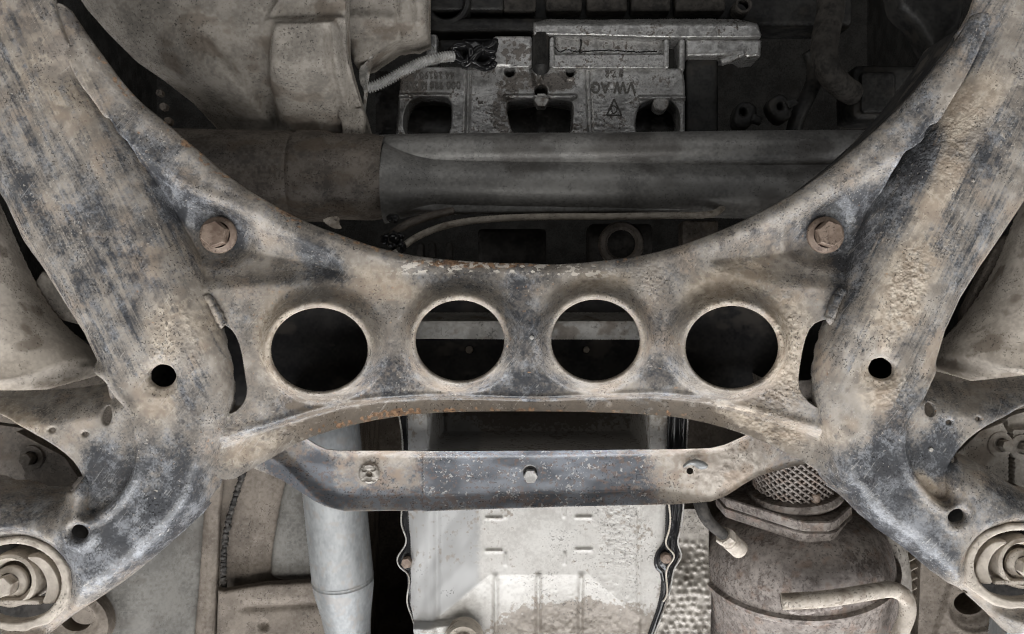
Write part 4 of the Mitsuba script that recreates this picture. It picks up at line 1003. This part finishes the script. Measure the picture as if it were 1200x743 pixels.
# dark parts at the upper right
put('coolant_hose', tube(spline([at(962, -30, 1290), at(972, 20, 1270), at(966, 60, 1255), at(972, 85, 1250), at(985, 100, 1262), at(1006, 112, 1300), at(1024, 120, 1330)], 60), np.linspace(.021, .017, 60), 22), M_RUBBER, True)
put('coolant_hose_001', tube(spline([at(930, 160, 1290), at(938, 130, 1290), at(952, 100, 1300), at(948, 60, 1310)], 50), .012, 16), M_BLACK, True)
for i, (u, v, a) in enumerate(((872, 135, .3), (915, 128, -.5))):
    kk = 'sensor_plug' if i == 0 else 'sensor_plug_001'
    c, s = math.cos(a), math.sin(a)
    R = lambda x, y: (u + x * c - y * s, v + x * s + y * c)
    put(kk + '__body', stamp(chaikin(np.array([R(-12, -16), R(12, -18), R(15, 0), R(8, 16), R(-10, 14)]), 2), [ellipse(u, v - 4, 3.5, 4)], d=1250, H=lambda u, v, e: quarter(e, 4, 6), wall=24, s=2.2), M_BLACK, 40)
    put(kk + '__lever', stamp(np.array([R(10, -6), R(22, -4), R(22, 4), R(10, 4)]), d=1244, H=lambda u, v, e: quarter(e, 2, 2), wall=10, s=2.2), M_BLACK, 40)
eblock('engine_mount__body', 690, 262, 765, 318, 1230, 40, M_RUBBER, b=5, corner=6)
eblock('engine_mount__arm', 560, 268, 640, 330, 1245, 30, M_RUBBER, b=5, corner=4)
eblock('engine_mount__arm', 800, 258, 842, 300, 1225, 30, M_TUBE, b=3)
put('engine_mount__ring', lathe([(.020, 0), (.024, -.006), (.030, -.006), (.033, .004), (.033, .03)], at(728, 286, 1226), (0, 0, 1), 40), M_TUBE, 35)
for u in (488, 502, 522):
    eblock('engine_mount__lug', u, 284, u + 8, 330, 1225, 20, M_RUBBER, b=2)
for u, v, r in ((189, 110, .0052), (193.5, 126, .0058), (199, 143, .006)):
    put('gearbox__bolt', hexhead(at(u, v, 1215), r, .008, .3), M_TUBE, 25)
eblock('steering_box', 1000, 76, 1085, 140, 1280, 60, M_BLACK, b=8, tilt=lambda u, v: 6 * (nz(u, v, 18, 3) - .5), corner=8)
eblock('steering_box__lid', 1010, 84, 1050, 132, 1270, 20, M_BLACK, b=3, corner=4)
put('suspension_bracket', stamp(np.array([(1040, -60), (1138, -60), (1134, 10), (1128, 30), (1112, 50), (1100, 72), (1090, 50), (1076, 26), (1056, 8)], float), d=1110, H=lambda u, v, e: quarter(e, 10, 14) + 3 * (nz(u, v, 16, 3) - .5), wall=30, s=3.5), M_BLACK, 40)

# ------------------------------------------------------------------ labels
tag('subframe', 'rusty black subframe with four dished holes, spanning the picture between its two rails', 'subframe')
labels['flex_pipe__braid'] = {'label': 'woven wire braid', 'kind': 'stuff'}
labels['subframe__rail'] = {'label': 'left dusty rail with streaks of bare black paint'}
labels['subframe__rail_001'] = {'label': 'right rail caked with tan dried mud'}
tag('bushing', 'dusty ring bushing in the lower left end of the subframe', 'bushing')
tag('bushing_001', 'dusty ring bushing in the lower right end of the subframe', 'bushing')
tag('cross_brace', 'straight dark blue cross brace with a bright hex bolt, below the four holes', 'cross brace')
tag('oil_pan', 'cream dusty oil pan with short raised dashes, below the cross brace', 'oil pan')
tag('shaft_tube', 'smooth grey tube with one ring seam, left of the oil pan', 'tube')
tag('floor_panel', 'brown seamed floor panel left of the grey tube', 'floor panel')
tag('floor_panel_001', 'dusty floor panel with a round hole, beside the lower right bushing', 'floor panel')
tag('arm_cover', 'rounded tan pressed cover at the left edge, beside the left rail', 'cover')
tag('arm_cover_001', 'rounded tan pressed cover at the right edge, beside the right rail', 'cover')
tag('link_bracket', 'small grey bracket between the left cover and the left rail', 'bracket')
tag('link_bracket_001', 'small dark bracket between the right cover and the right rail', 'bracket')
tag('knuckle', 'dark suspension knuckle with one bolt, behind the left gusset', 'knuckle')
tag('knuckle_001', 'dusty suspension knuckle with two bolts, behind the right gusset', 'knuckle')
tag('catalytic_converter', 'speckled brown catalytic converter with a bent hanger rod, lower right', 'catalytic converter')
tag('flex_pipe', 'braided flexible exhaust pipe above the converter flange', 'exhaust pipe')
tag('oxygen_sensor', 'oxygen sensor with curved cable screwed into the converter', 'sensor')
tag('heat_shield', 'dimpled foil heat shield between oil pan and converter', 'heat shield')
tag('hose', 'short dark hose behind the converter flange', 'hose')
tag('hose_001', 'grey hose running down right of the converter', 'hose')
tag('pleated_foil', 'crumpled tan foil strip beside the lower right leg of the subframe', 'foil')
tag('lift_pad', 'smooth grey metal corner under the lower right bushing', 'lift pad')
tag('gearbox', 'dusty grey gearbox casing with a broad ribbed bell, upper left', 'gearbox')
tag('axle_tube', 'thick dark transverse tube crossing above the subframe', 'axle tube')
tag('hydraulic_line', 'long thin tan metal line just above the subframe edge', 'pipe')
tag('hydraulic_line_001', 'short dark metal line behind the long tan one', 'pipe')
tag('torn_tape', 'pale torn scrap under the wide end of the axle tube', 'scrap')
tag('pipe_clip', 'glossy black oily clip at the end of the thin tan line', 'clip')
tag('engine_sump', 'oily cast aluminium engine sump with upside down cast lettering', 'engine sump')
tag('engine_block', 'black engine block above the aluminium sump', 'engine')
tag('corrugated_conduit', 'grey corrugated cable conduit left of the sump', 'conduit')
tag('wiring_bundle', 'glossy black wiring bundle at the end of the corrugated conduit', 'wiring')
tag('coolant_hose', 'curved dark coolant hose at the upper right', 'hose')
tag('coolant_hose_001', 'thin black hose left of the curved coolant hose', 'hose')
tag('sensor_plug', 'dim black plug nearer to the engine sump', 'plug')
tag('sensor_plug_001', 'dim black plug nearer to the coolant hose', 'plug')
tag('engine_mount', 'dim black engine mount in the gap under the long tan line', 'engine mount')
tag('steering_box', 'black box behind the right end of the subframe lip', 'housing')
tag('suspension_bracket', 'dark bracket above the tip of the right subframe lip', 'bracket')
